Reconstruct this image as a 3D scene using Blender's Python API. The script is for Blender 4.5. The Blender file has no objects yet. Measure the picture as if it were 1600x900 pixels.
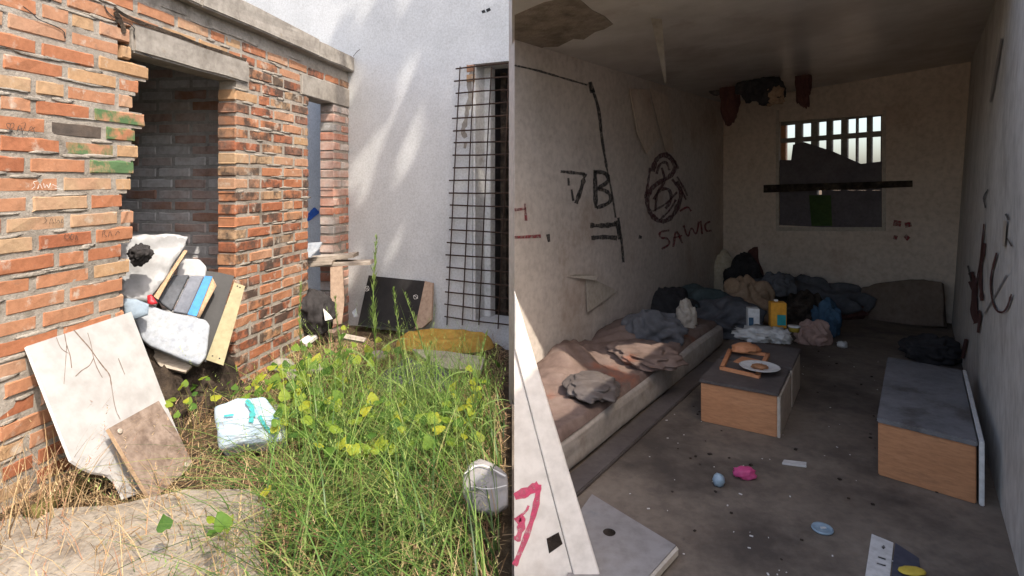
import bpy, bmesh, math, random
from mathutils import Vector, Matrix, noise
from mathutils.bvhtree import BVHTree
R = random.Random(7); noise.seed_set(3)
SC = bpy.context.scene
C = SC.collection
rad = math.radians
# ------------------------------------------------------------------ camera, light, exposure
CH, F, HZ = 1.2, 900.0, 285.0            # eye height (m), focal length and horizon row of the 1600 px wide photo
cam_d = bpy.data.cameras.new('camera'); cam = bpy.data.objects.new('camera', cam_d); C.objects.link(cam)
cam.location = (0, 0, CH); cam.rotation_euler = (rad(90), 0, 0)
cam_d.sensor_width = 36; cam_d.lens = 36*F/1600; cam_d.shift_y = -(450-HZ)/1600
cam_d.clip_start = .02; cam_d.clip_end = 2000
SC.camera = cam
SUN_AZ, SUN_EL = math.atan2(.62, -.785), rad(53)
w = bpy.data.worlds.new('World'); SC.world = w; w.use_nodes = True
nt = w.node_tree; bg = nt.nodes['Background']; sky = nt.nodes.new('ShaderNodeTexSky')
sky.sky_type = 'NISHITA'; sky.sun_disc = False; sky.sun_elevation = SUN_EL; sky.sun_rotation = SUN_AZ
sky.dust_density = 4; sky.ozone_density = .4; sky.air_density = 1
SC.cycles.max_bounces = 16; SC.cycles.diffuse_bounces = 10
nt.links.new(sky.outputs[0], bg.inputs[0]); bg.inputs[1].default_value = .15
sun_d = bpy.data.lights.new('sun', 'SUN'); sun_d.energy = 2.3; sun_d.angle = rad(.5); sun_d.color = (1, .93, .82)
sun = bpy.data.objects.new('sun', sun_d); C.objects.link(sun)
sv = Vector((math.sin(SUN_AZ)*math.cos(SUN_EL), math.cos(SUN_AZ)*math.cos(SUN_EL), math.sin(SUN_EL)))
sun.rotation_euler = sv.to_track_quat('Z', 'Y').to_euler()
SC.view_settings.view_transform = 'Standard'; SC.view_settings.look = 'None'
SC.view_settings.exposure = 1.5; SC.view_settings.gamma = 1
SC.render.resolution_x = 1600; SC.render.resolution_y = 900

# ------------------------------------------------------------------ materials
def lin(c): return tuple(((v/255+.055)/1.055)**2.4 if v > 10 else v/255/12.92 for v in c)
MATS = {}
def M(name, cols, scale=8, rough=.85, bump=.3, bscale=60, spec=.25, detail=6, rand=0, stain=None, sscale=2.5,
      sthr=.55, trans=0, metal=0, fade=0, bdist=.004, stretch=None, attr=None, stain_w=.12):
    """cols: base colours spread by noise (linear); rand: blend by object random; stain: colour of patches with their own shape"""
    m = bpy.data.materials.new(name); m.use_nodes = True; t = m.node_tree; N = t.nodes; L = t.links
    b = N['Principled BSDF']; b.inputs['Roughness'].default_value = rough
    b.inputs['Specular IOR Level'].default_value = spec; b.inputs['Metallic'].default_value = metal
    geo = N.new('ShaderNodeNewGeometry'); pos = geo.outputs['Position']
    if stretch:
        mp = N.new('ShaderNodeMapping'); mp.inputs['Scale'].default_value = stretch; L.new(pos, mp.inputs[0]); pos = mp.outputs[0]
    def noi(s, d=detail, r=.6):
        n = N.new('ShaderNodeTexNoise'); n.inputs['Scale'].default_value = s; n.inputs['Detail'].default_value = d
        n.inputs['Roughness'].default_value = r; L.new(pos, n.inputs['Vector']); return n.outputs[0]
    fac = noi(scale)
    rp = N.new('ShaderNodeValToRGB'); e = rp.color_ramp.elements
    while len(e) < len(cols): e.new(.5)
    for i, c in enumerate(cols):
        e[i].position = (.28+.44*i/max(1, len(cols)-1)) if not (rand or attr) else i/max(1, len(cols)-1)
        e[i].color = (*c, 1)
    src = fac
    if rand or attr:
        if attr:
            oi = N.new('ShaderNodeAttribute'); oi.attribute_name = attr; ro = oi.outputs['Fac']
        else:
            oi = N.new('ShaderNodeObjectInfo'); ro = oi.outputs['Random']
        ma = N.new('ShaderNodeMath'); ma.operation = 'MULTIPLY_ADD'; L.new(fac, ma.inputs[0]); ma.inputs[1].default_value = .5
        mb = N.new('ShaderNodeMath'); mb.operation = 'SUBTRACT'; L.new(ro, mb.inputs[0]); mb.inputs[1].default_value = .25
        L.new(mb.outputs[0], ma.inputs[2]); src = ma.outputs[0]
    L.new(src, rp.inputs[0]); col = rp.outputs[0]
    # fine speckle
    mx = N.new('ShaderNodeMix'); mx.data_type = 'RGBA'; mx.blend_type = 'MULTIPLY'; mx.inputs[0].default_value = .55
    r2 = N.new('ShaderNodeValToRGB'); r2.color_ramp.elements[0].position = .3; r2.color_ramp.elements[0].color = (.62, .6, .58, 1)
    r2.color_ramp.elements[1].position = .6; r2.color_ramp.elements[1].color = (1, 1, 1, 1)
    L.new(noi(bscale*.6, 4), r2.inputs[0]); L.new(col, mx.inputs[6]); L.new(r2.outputs[0], mx.inputs[7]); col = mx.outputs[2]
    for k, st in enumerate(stain or []):
        c, ss, th = st[0], st[1], st[2]
        r3 = N.new('ShaderNodeValToRGB'); r3.color_ramp.elements[0].position = th; r3.color_ramp.elements[1].position = min(1, th+stain_w)
        r3.color_ramp.elements[1].color = (st[3] if len(st) > 3 else .85,)*3+(1,); r3.color_ramp.elements[0].color = (0, 0, 0, 1)
        mo = N.new('ShaderNodeVectorMath'); mo.operation = 'ADD'; mo.inputs[1].default_value = (3.7*k+1.3, 9.1*k, 2.2*k); L.new(pos, mo.inputs[0])
        n = N.new('ShaderNodeTexNoise'); n.inputs['Scale'].default_value = ss; n.inputs['Detail'].default_value = 8; n.inputs['Roughness'].default_value = .65
        L.new(mo.outputs[0], n.inputs['Vector']); L.new(n.outputs[0], r3.inputs[0])
        m3 = N.new('ShaderNodeMix'); m3.data_type = 'RGBA'; L.new(r3.outputs[0], m3.inputs[0]); L.new(col, m3.inputs[6]); m3.inputs[7].default_value = (*c, 1); col = m3.outputs[2]
    L.new(col, b.inputs['Base Color'])
    if bump:
        bp = N.new('ShaderNodeBump'); bp.inputs['Strength'].default_value = bump; bp.inputs['Distance'].default_value = bdist
        L.new(noi(bscale, 8, .7), bp.inputs['Height']); L.new(bp.outputs[0], b.inputs['Normal'])
    if trans:
        tr = N.new('ShaderNodeBsdfTranslucent'); L.new(col, tr.inputs[0]); ms = N.new('ShaderNodeMixShader'); ms.inputs[0].default_value = trans
        L.new(b.outputs[0], ms.inputs[1]); L.new(tr.outputs[0], ms.inputs[2]); L.new(ms.outputs[0], N['Material Output'].inputs[0])
    if fade:
        tp = N.new('ShaderNodeBsdfTransparent'); ms = N.new('ShaderNodeMixShader'); rf = N.new('ShaderNodeValToRGB')
        rf.color_ramp.elements[0].position = .5-.12*fade; rf.color_ramp.elements[0].color = (0, 0, 0, 1); rf.color_ramp.elements[1].position = .72; rf.color_ramp.elements[1].color = (fade, fade, fade, 1)
        L.new(noi(38, 6, .75), rf.inputs[0]); L.new(rf.outputs[0], ms.inputs[0]); L.new(b.outputs[0], ms.inputs[1]); L.new(tp.outputs[0], ms.inputs[2]); L.new(ms.outputs[0], N['Material Output'].inputs[0])
    MATS[name] = m; return m
ORANGE, BUFF, RED, PINK = (.34, .15, .08), (.36, .245, .15), (.26, .095, .05), (.36, .205, .13)
m_brick = M('brick_orange', [RED, (.33, .135, .07), ORANGE, (.35, .175, .1), PINK, BUFF, (.36, .22, .12)], 5, .9, .55, 70, .15, rand=1,
            stain=[((.42, .37, .31), 14, .58, .75), ((.16, .10, .07), 21, .62, .65)])
m_brick_soot = M('brick_sooty', [RED, (.3, .11, .06), ORANGE, (.35, .17, .09), BUFF], 5, .92, .7, 70, .12, rand=1,
            stain=[((.13, .105, .09), 3, .5, .55), ((.055, .044, .038), 8, .45, .88), ((.38, .33, .27), 12, .57, .75)])
m_brick_wash = M('brick_whitewashed', [(.55, .54, .55), (.68, .68, .7), (.42, .24, .18), (.66, .66, .68)], 5, .9, .7, 50, .1, rand=1,
            stain=[((.05, .042, .042), 3.2, .6, .85), ((.25, .09, .05), 9, .66, .6)])
m_brick_grey = M('brick_pier', [(.3, .28, .26), (.42, .17, .1), (.45, .4, .36), (.38, .15, .09)], 7, .9, .7, 60, .1, rand=1,
            stain=[((.5, .49, .48), 11, .6, .8)])
m_brick_green = M('brick_green_paint', [ORANGE, PINK, BUFF], 5, .85, .5, 70, .15, rand=1, stain=[((.05, .13, .055), 9, .43, .9)])
m_brick_black = M('brick_black_paint', [(.05, .045, .042), (.12, .09, .07)], 9, .8, .5, 70, .2)
m_mortar = M('mortar', [(.24, .212, .178), (.31, .275, .235), (.36, .325, .28)], 10, .95, 1, 90, .1, bdist=.006, stain=[((.13, .11, .09), 5, .54, .7), ((.08, .065, .055), 14, .62, .7)])
m_mortar_dark = M('mortar_sooty', [(.4, .39, .39), (.58, .58, .59)], 8, .95, 1, 60, .1, bdist=.006, stain=[((.05, .042, .042), 3.2, .6, .85)])
m_conc = M('concrete_weathered', [(.19, .17, .147), (.27, .245, .215), (.33, .305, .27)], 7, .92, .6, 60, .15, stain=[((.09, .075, .06), 5, .58, .8), ((.2, .15, .09), 11, .63, .6)])
m_white = M('white_render', [(.48, .485, .485), (.535, .54, .54), (.575, .58, .58)], 3, .9, .55, 120, .15, bdist=.003, stain=[((.5, .5, .5), 1.6, .62, .4), ((.42, .40, .37), 20, .70, .5)])
m_reveal = M('white_reveal', [(.6, .6, .6), (.72, .71, .69)], 6, .9, .6, 80, .15, stain=[((.35, .31, .27), 7, .6, .7)])
m_rebar = M('rusty_steel', [(.028, .017, .012), (.06, .032, .02)], 40, .7, .3, 200, .3, metal=.2)
m_slab = M('path_concrete', [(.20, .17, .135), (.26, .225, .18), (.31, .27, .22)], 6, .93, .6, 80, .15, stain=[((.13, .1, .075), 5, .56, .7), ((.13, .12, .07), 13, .64, .6)])
m_soil = M('soil', [(.045, .03, .019), (.09, .063, .04), (.16, .118, .075)], 9, .95, 1, 50, .1, bdist=.02, stain=[((.28, .22, .14), 17, .57, .6)])
m_straw = M('dry_straw', [(.2, .12, .06), (.36, .25, .13), (.48, .36, .2), (.3, .16, .1)], 8, .9, 0, 60, .1, attr='tint', trans=.2)
m_grass = M('green_grass', [(.028, .062, .014), (.06, .13, .024), (.11, .2, .04), (.2, .28, .07), (.36, .34, .13)], 3, .45, 0, 60, .4, attr='tint', trans=.38)
m_leaf = M('vine_leaf', [(.05, .12, .018), (.10, .2, .025), (.25, .34, .035), (.46, .45, .04)], 14, .6, .3, 60, .3, rand=1, trans=.5)
m_stem = M('plant_stem', [(.1, .12, .03), (.2, .16, .06)], 10, .8, 0)
m_panel = M('cream_laminate', [(.325, .317, .308), (.345, .337, .328)], 3, .4, .05, 20, .4, stain=[((.27, .25, .23), 4, .68, .3)])
m_vein = M('brown_vein', [(.09, .055, .04), (.2, .14, .105)], 60, .6, 0)
m_edge = M('white_edge', [(.7, .68, .64), (.6, .58, .55)], 20, .7, .1)
m_chip = M('chipboard', [(.12, .085, .065), (.2, .15, .12), (.27, .21, .17)], 22, .9, .5, 90, .1, stain=[((.07, .05, .04), 9, .58, .6)])
m_chipedge = M('chipboard_edge', [(.36, .24, .15), (.5, .35, .22)], 50, .95, .8, 140, .1)
m_black = M('black_board', [(.014, .013, .013), (.028, .026, .025)], 8, .55, .15, 60, .3, stain=[((.06, .05, .045), 9, .66, .5)])
m_khaki = M('khaki_plank', [(.24, .21, .12), (.32, .28, .16)], 6, .6, .2, 60, .3)
m_blue = M('blue_board', [(.02, .16, .42), (.03, .22, .52)], 10, .5, .1)
m_grey = M('grey_foam', [(.075, .08, .09), (.12, .125, .14)], 12, .95, .5, 90, .1)
m_grey2 = M('pale_grey_foam', [(.12, .13, .155), (.19, .2, .23)], 12, .95, .5, 90, .1)
m_plastic = M('white_plastic', [(.26, .26, .265), (.33, .33, .33)], 5, .4, .2, 30, .4, stain=[((.3, .29, .28), 6, .62, .6)])
m_foam = M('white_foam', [(.22, .24, .275), (.29, .31, .335), (.33, .34, .35)], 18, .85, .6, 70, .2, stain=[((.33, .3, .26), 6, .66, .6)])
m_bluegrey = M('blue_grey_cloth', [(.16, .21, .26), (.26, .31, .36)], 10, .9, .3)
m_red = M('red_plastic', [(.35, .015, .02), (.45, .03, .04)], 10, .4, .1)
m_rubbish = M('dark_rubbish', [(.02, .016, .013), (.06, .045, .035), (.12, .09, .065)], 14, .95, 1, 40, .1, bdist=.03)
m_pack = M('package_print', [(.36, .40, .42), (.28, .36, .43), (.38, .42, .44)], 9, .35, .15, 25, .4, stain=[((.10, .42, .44), 9, .57, .85), ((.15, .34, .62), 7, .60, .7), ((.75, .42, .12), 15, .69, .8)])
m_yellow = M('yellow_foam', [(.38, .22, .045), (.48, .29, .07)], 9, .95, .6, 60, .1, stain=[((.22, .13, .05), 8, .6, .7)])
m_purple = M('dark_purple_cloth', [(.045, .035, .055), (.12, .1, .135)], 7, .95, .5)
m_oldwood = M('weathered_wood', [(.22, .18, .145), (.34, .29, .24), (.42, .37, .31)], 9, .9, .5, 60, .1, stretch=(1, 1, 6))
m_barewood = M('bare_wood', [(.30, .21, .15), (.42, .31, .23)], 9, .9, .4, 60, .1)
m_bluepaint = M('blue_paint', [(.02, .08, .35), (.03, .12, .45)], 10, .6, 0)
m_inkblack = M('black_ink', [(.03, .028, .026), (.09, .08, .075)], 10, .6, 0, fade=.8)
m_inkwhite = M('white_ink', [(.7, .66, .6), (.75, .7, .66)], 10, .6, 0, fade=.8)
m_inkred = M('red_ink', [(.26, .045, .05), (.32, .06, .07)], 10, .7, 0, fade=.95)
m_inkpink = M('pink_ink', [(.55, .06, .13), (.6, .09, .17)], 10, .6, 0, fade=.8)
m_inkmaroon = M('maroon_ink', [(.1, .04, .045), (.17, .07, .075)], 10, .7, 0, fade=.95)
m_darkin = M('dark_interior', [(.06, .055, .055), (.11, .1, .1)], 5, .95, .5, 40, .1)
# room
m_rwall = M('room_plaster', [(.50, .43, .365), (.58, .50, .43), (.63, .55, .475)], 2.2, .75, .3, 40, .25, stain=[((.3, .19, .12), 1.3, .54, .75), ((.36, .26, .18), 4.2, .59, .6), ((.12, .09, .08), 9, .72, .6)], stain_w=.2)
m_rwall2 = M('streaked_plaster', [(.42, .40, .37), (.55, .52, .48), (.62, .59, .55)], 3, .7, .3, 40, .3, stretch=(1, 1, .55), stain=[((.25, .2, .17), 3.5, .56, .7), ((.13, .11, .1), 7, .66, .7)], stain_w=.2)
m_rback = M('back_plaster', [(.52, .42, .33), (.6, .49, .39), (.64, .53, .43)], 2.2, .85, .3, 40, .2, stain=[((.32, .19, .13), 1.5, .55, .7), ((.36, .25, .17), 5, .6, .6)], stain_w=.2)
m_ceil = M('smoked_ceiling', [(.36, .31, .27), (.5, .455, .42), (.6, .56, .53)], 1.6, .3, .12, 9, .7, stain=[((.16, .10, .075), 1.4, .57, .8), ((.24, .15, .1), 3.5, .60, .6)], stain_w=.18)
m_rfloor = M('dirty_floor', [(.12, .092, .07), (.175, .137, .105), (.21, .168, .13)], 2.5, .75, .5, 45, .25, stain=[((.055, .043, .035), 1.7, .47, .85), ((.26, .215, .17), 25, .66, .6), ((.035, .03, .027), 12, .66, .7)], stain_w=.16)
m_orangewood = M('orange_veneer', [(.43, .19, .085), (.52, .245, .115)], 4, .45, .1, 40, .4, stretch=(1, 1, 5), stain=[((.25, .115, .06), 5, .58, .6), ((.14, .09, .06), 11, .66, .7)])
m_greytop = M('dusty_grey_top', [(.13, .125, .125), (.2, .19, .19)], 6, .7, .2, 60, .3, stain=[((.07, .058, .05), 4, .52, .8), ((.27, .25, .23), 9, .64, .5)])
m_browntop = M('dark_brown_top', [(.075, .06, .055), (.12, .1, .09)], 6, .6, .2, 60, .3)
m_cream = M('cream_edge', [(.42, .36, .29), (.5, .43, .35)], 8, .7, .1)
m_wpaint = M('white_paint', [(.66, .60, .54), (.72, .66, .6)], 3, .55, .1, 30, .35, stain=[((.5, .42, .36), 4, .62, .5)])
m_mattress = M('dirty_mattress', [(.3, .26, .225), (.4, .35, .3)], 4, .95, .4, 40, .1, stain=[((.2, .15, .115), 4, .56, .6)])
m_blanket = M('brown_blanket', [(.10, .068, .055), (.165, .115, .095), (.21, .155, .13)], 5, .97, .5, 40, .05, stain=[((.26, .09, .05), 2.6, .56, .8)])
m_cloth_dark = M('dark_cloth', [(.022, .02, .02), (.05, .045, .045)], 8, .95, .5)
m_cloth_grey = M('grey_cloth', [(.07, .07, .075), (.13, .125, .13)], 8, .95, .5)
m_cloth_teal = M('teal_cloth', [(.045, .06, .06), (.08, .1, .1)], 8, .95, .5)
m_cloth_maroon = M('maroon_cloth', [(.075, .03, .027), (.125, .055, .045)], 8, .95, .5)
m_cloth_tan = M('tan_cloth', [(.28, .18, .11), (.38, .26, .17)], 8, .95, .5)
m_cloth_pink = M('pale_pink_cloth', [(.42, .27, .22), (.5, .34, .28)], 8, .95, .5)
m_cloth_jean = M('denim', [(.04, .08, .13), (.07, .13, .19)], 8, .95, .5)
m_cloth_cream = M('cream_cloth', [(.45, .37, .26), (.56, .48, .36)], 8, .95, .4)
m_brownfoam = M('brown_cushion', [(.14, .10, .075), (.2, .15, .115)], 4, .95, .4, 50, .1, stain=[((.1, .07, .05), 5, .58, .6)])
m_plate = M('white_plate', [(.62, .6, .57), (.68, .66, .63)], 5, .25, .02, spec=.5)
m_food = M('brown_food', [(.25, .11, .05), (.4, .2, .1)], 40, .8, .5)
m_tray = M('orange_tray', [(.5, .2, .09), (.58, .27, .13)], 10, .6, .1)
m_carton = M('orange_carton', [(.7, .3, .03), (.75, .36, .05)], 10, .5, .05)
m_teal = M('teal_print', [(.03, .25, .25), (.04, .3, .3)], 10, .5, 0)
m_yel = M('yellow_plastic', [(.6, .42, .05), (.65, .48, .08)], 10, .4, 0)
m_bag = M('thin_white_bag', [(.5, .48, .45), (.62, .6, .57)], 10, .45, .2, 40, .4, trans=.25)
m_paper = M('white_paper', [(.55, .52, .48), (.62, .59, .55)], 10, .8, .1)
m_can = M('pale_blue_metal', [(.2, .28, .34), (.3, .38, .44)], 20, .4, .1, spec=.5)
m_pinkw = M('pink_wrapper', [(.5, .05, .16), (.58, .1, .24)], 12, .45, .2)
m_navy = M('dark_navy_print', [(.05, .05, .07), (.08, .08, .1)], 10, .6, 0)
m_wboard = M('dark_window_board', [(.10, .085, .09), (.15, .13, .135)], 6, .8, .2)
m_greenb = M('green_translucent', [(.05, .09, .025), (.08, .13, .03)], 8, .6, .1, trans=.3)
m_skirt = M('grey_board', [(.22, .2, .19), (.3, .275, .26)], 5, .5, .15, 40, .3, stain=[((.13, .15, .17), 5, .58, .6), ((.12, .1, .09), 12, .66, .6)])

# ------------------------------------------------------------------ helpers
def mesh_obj(name, bm, mat, parent=None, smooth=False):
    me = bpy.data.meshes.new(name); bm.normal_update(); bm.to_mesh(me); bm.free()
    for m in (mat if isinstance(mat, (list, tuple)) else [mat]): me.materials.append(m)
    if smooth:
        for p in me.polygons: p.use_smooth = True
    o = bpy.data.objects.new(name, me); C.objects.link(o)
    if parent: o.parent = parent
    return o
def tag(o, label, cat, group=None, kind=None):
    if label: o['label'] = label
    if cat: o['category'] = cat
    if group: o['group'] = group
    if kind: o['kind'] = kind
    return o
def thing(name, label, cat, loc=(0, 0, 0), rz=0, group=None):
    o = bpy.data.objects.new(name, None); C.objects.link(o); o.location = loc; o.rotation_euler = (0, 0, rz)
    o.empty_display_size = .1
    return tag(o, label, cat, group)
def G(px, py, z=0):                       # point at height z
    d = (CH-z)*F/(py-HZ); return Vector(((px-800)/F*d, d, z))
def hit(px, py, P0, N):
    r = Vector(((px-800)/F, 1, -(py-HZ)/F)); o = Vector((0, 0, CH)); return o+r*((P0-o).dot(N)/r.dot(N))
class Wall:                               # vertical plane with local X along, Y into the wall, Z up
    def __init__(s, ox, oy, dx, dy):
        l = math.hypot(dx, dy); s.o = Vector((ox, oy)); s.d = Vector((dx/l, dy/l)); s.rz = math.atan2(dy, dx)
        s.inn = Vector((-s.d.y, s.d.x)); s.N = Vector((s.inn.x, s.inn.y, 0)); s.P = Vector((ox, oy, 0))
    def sz(s, px, py=300, n=0):
        h = hit(px, py, s.P-s.N*n, s.N); q = Vector((h.x, h.y))-s.o; return q.dot(s.d), h.z
    def w(s, a, z, n=0):                  # world point, n metres proud of the face
        q = s.o+s.d*a-s.inn*n; return Vector((q.x, q.y, z))
def box(bm, x0, x1, y0, y1, z0, z1, M_=None):
    vs = [bm.verts.new((x, y, z)) for x in (x0, x1) for y in (y0, y1) for z in (z0, z1)]
    for f in ((0, 1, 3, 2), (4, 6, 7, 5), (0, 4, 5, 1), (2, 3, 7, 6), (0, 2, 6, 4), (1, 5, 7, 3)): bm.faces.new([vs[i] for i in f])
    if M_: bmesh.ops.transform(bm, matrix=M_, verts=vs)
    return vs
def prism(bm, pts, z0, z1):               # pts (x,y) ccw; z1 number or function
    zf = z1 if callable(z1) else (lambda x, y: z1)
    a = [bm.verts.new((x, y, z0)) for x, y in pts]; b = [bm.verts.new((x, y, zf(x, y))) for x, y in pts]
    n = len(pts); bm.faces.new(a[::-1]); bm.faces.new(b)
    for i in range(n): bm.faces.new((a[i], a[(i+1) % n], b[(i+1) % n], b[i]))
def plate_bm(pts, back, sub=0, wob=0, seed=0, bev=.0):
    """solid plate: outline (world points), pushed by the vector back"""
    bm = bmesh.new(); f = bm.faces.new([bm.verts.new(p) for p in pts])
    f.normal_update()
    if f.normal.dot(back) > 0: f.normal_flip()
    g = bmesh.ops.extrude_face_region(bm, geom=[f])
    vs = [v for v in g['geom'] if isinstance(v, bmesh.types.BMVert)]
    bmesh.ops.translate(bm, verts=vs, vec=back); 
    bmesh.ops.recalc_face_normals(bm, faces=bm.faces)
    if bev: bmesh.ops.bevel(bm, geom=bm.edges[:], offset=bev, segments=1 if bev < .01 else 3, affect='EDGES', profile=.6)
    if sub:
        bmesh.ops.triangulate(bm, faces=bm.faces[:])
        for _ in range(sub):
            bmesh.ops.subdivide_edges(bm, edges=[e for e in bm.edges if e.calc_length() > .03], cuts=1)
            bmesh.ops.triangulate(bm, faces=bm.faces[:])
        for v in bm.verts:
            q = v.co*9+Vector((seed*3.1, seed, 0)); v.co += noise.noise_vector(q)*wob+noise.noise_vector(q*2.7)*wob*.45
    return bm
def plate(name, mat, pxs, P0, N, th, parent=None, edge=None, **k):
    """board whose outline is given by photo pixels on the plane (P0, N); N points away from the viewer"""
    N = N.normalized(); pts = [hit(x, y, P0, N) for x, y in pxs]
    bm = plate_bm(pts, N*th, **k)
    if edge:
        bm.normal_update()
        for f in bm.faces:
            if abs(f.normal.dot(N)) < .6: f.material_index = 1
    return mesh_obj(name, bm, [mat, edge] if edge else mat, parent, smooth=k.get('sub', 0) > 0)
def tube(bm, pts, r, seg=6, r1=None):
    rings = []; n = len(pts)
    for i, p in enumerate(pts):
        d = (pts[min(i+1, n-1)]-pts[max(i-1, 0)]).normalized(); a = d.orthogonal().normalized(); b = d.cross(a)
        rr = r if r1 is None else r+(r1-r)*i/(n-1)
        rings.append([bm.verts.new(p+(a*math.cos(t)+b*math.sin(t))*rr) for t in (2*math.pi*k/seg for k in range(seg))])
    for i in range(n-1):
        # align ring i+1 to ring i
        A, B = rings[i], rings[i+1]; k0 = min(range(seg), key=lambda k: (B[k].co-A[0].co).length); B = B[k0:]+B[:k0]
        if (B[1].co-A[1].co).length > (B[-1].co-A[1].co).length: B = [B[0]]+B[:0:-1]
        rings[i+1] = B
        for k in range(seg): bm.faces.new((A[k], A[(k+1) % seg], B[(k+1) % seg], B[k]))
    bm.faces.new(rings[0][::-1]); bm.faces.new(rings[-1])
def lathe(bm, prof, cx, cy, z0, seg=24):
    rings = [[bm.verts.new((cx+r*math.cos(2*math.pi*k/seg), cy+r*math.sin(2*math.pi*k/seg), z0+z)) for k in range(seg)] for r, z in prof]
    for A, B in zip(rings, rings[1:]):
        for k in range(seg): bm.faces.new((A[k], A[(k+1) % seg], B[(k+1) % seg], B[k]))
    bm.faces.new(rings[0][::-1]); bm.faces.new(rings[-1])
def ribbons(name, mat, strokes, fn, wd, parent=None, lift=.0015):
    """flat paint strokes; strokes: lists of photo pixels; fn(px,py,n) -> world point n proud of the surface"""
    bm = bmesh.new()
    for k, st in enumerate(strokes):
        ww = wd
        if isinstance(st, tuple): ww, st = st
        n = lift+k*.0002; P = []
        # smooth the polyline
        q = [Vector(p) for p in st]
        for _ in range(2 if len(q) > 2 else 0):
            nq = [q[0]]
            for a, b in zip(q, q[1:]): nq += [a*.75+b*.25, a*.25+b*.75]
            q = nq+[q[-1]]
        L = []
        for i, p in enumerate(q):
            d = (q[min(i+1, len(q)-1)]-q[max(i-1, 0)]); d = d.normalized() if d.length else Vector((1, 0))
            o = Vector((-d.y, d.x))*ww*.5*(.75+.5*noise.noise(Vector((p.x*.3, p.y*.3, k))))
            L.append((bm.verts.new(fn(*(p+o), n)), bm.verts.new(fn(*(p-o), n))))
        for a, b in zip(L, L[1:]): bm.faces.new((a[0], a[1], b[1], b[0]))
    bmesh.ops.recalc_face_normals(bm, faces=bm.faces)
    return mesh_obj(name, bm, mat, parent)
def crumple(name, mat, c, r, seed=0, amp=.35, sub=4, parent=None, rz=0, smooth=True, freq=2.2, floor=None, inv=1):
    bm = bmesh.new(); bmesh.ops.create_icosphere(bm, subdivisions=sub, radius=1)
    for v in bm.verts:
        q = v.co*freq+Vector((seed*7.3, seed*1.7, seed)); k = 0; a = 1
        for _ in range(4): k += a*(1-2*abs(noise.noise(q))); q = q*2.03; a *= .5
        s = 1+amp*(k*inv-.9*(inv > 0)-.25*(inv < 0)); v.co = Vector((v.co.x*s*r[0], v.co.y*s*r[1], v.co.z*s*r[2]))
    bmesh.ops.transform(bm, matrix=Matrix.Translation(c) @ Matrix.Rotation(rz, 4, 'Z'), verts=bm.verts)
    if floor is not None:
        for v in bm.verts: v.co.z = max(v.co.z, floor+.001)
    return mesh_obj(name, bm, mat, parent, smooth)
def cloth(name, mat, c, r, seed=0, amp=.3, parent=None, rz=0, freq=1.5, floor=None):
    """soft heap of folded cloth"""
    bm = bmesh.new(); bmesh.ops.create_icosphere(bm, subdivisions=5, radius=1); o_ = Vector((seed*7.3, seed*1.7, seed))
    for v in bm.verts:
        q = v.co*freq+o_; w_ = noise.noise_vector(q*.9)*1.3
        k = .75*noise.noise(q+w_*.6)+.34*math.sin(6.5*(q.x+.6*q.z)+5*w_.x)*(.5+noise.noise(q*.7))+.22*math.sin(9*q.y+6*w_.y)+.14*noise.noise(q*4)
        s = 1+amp*k; v.co = Vector((v.co.x*s*r[0], v.co.y*s*r[1], v.co.z*s*r[2]))
    bmesh.ops.transform(bm, matrix=Matrix.Translation(c) @ Matrix.Rotation(rz, 4, 'Z'), verts=bm.verts)
    if floor is not None:
        for v in bm.verts: v.co.z = max(v.co.z, floor+.001)
    return mesh_obj(name, bm, mat, parent, True)
def mound(name, mat, cx, cy, rx, ry, h, seed=0, n=40, rz=0, z0=0, parent=None, rough=.5, freq=5):
    bm = bmesh.new(); g = {}
    for i in range(n+1):
        for j in range(n+1):
            u, v = 2*i/n-1, 2*j/n-1; d = max(0, 1-(u*u+v*v)); x, y = u*rx, v*ry
            k = noise.fractal(Vector((x*freq+seed*3, y*freq, seed)), .6, 2.1, 5)
            rdg = 1-2*abs(noise.noise(Vector((x*freq*1.6, y*freq*1.6+seed, 4))))
            z = h*(d**.6)*(1+rough*k+rough*.4*rdg) if d > 0 else -.02
            g[i, j] = bm.verts.new((x, y, max(z, -.02)))
    for i in range(n):
        for j in range(n): bm.faces.new((g[i, j], g[i+1, j], g[i+1, j+1], g[i, j+1]))
    bmesh.ops.transform(bm, matrix=Matrix.Translation((cx, cy, z0)) @ Matrix.Rotation(rz, 4, 'Z'), verts=bm.verts)
    return mesh_obj(name, bm, mat, parent, True)
def obox(name, mat, c, dx, L, W, H, parent=None, bev=.004, z0=0, edge=None, e=None):
    """box on corner c, length L along dx, width W to its left, height H"""
    d = Vector((dx[0], dx[1], 0)).normalized(); e = Vector((e[0], e[1], 0)) if e else Vector((-d.y, d.x, 0)); b = Vector((c[0], c[1], z0))
    bm = bmesh.new(); vs = [bm.verts.new(b+d*x*L+e*y*W+Vector((0, 0, z*H))) for x in (0, 1) for y in (0, 1) for z in (0, 1)]
    for f in ((0, 1, 3, 2), (4, 6, 7, 5), (0, 4, 5, 1), (2, 3, 7, 6), (0, 2, 6, 4), (1, 5, 7, 3)): bm.faces.new([vs[i] for i in f])
    bmesh.ops.recalc_face_normals(bm, faces=bm.faces)
    if bev: bmesh.ops.bevel(bm, geom=bm.edges[:], offset=bev, segments=2, affect='EDGES')
    return mesh_obj(name, bm, mat, parent)

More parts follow.
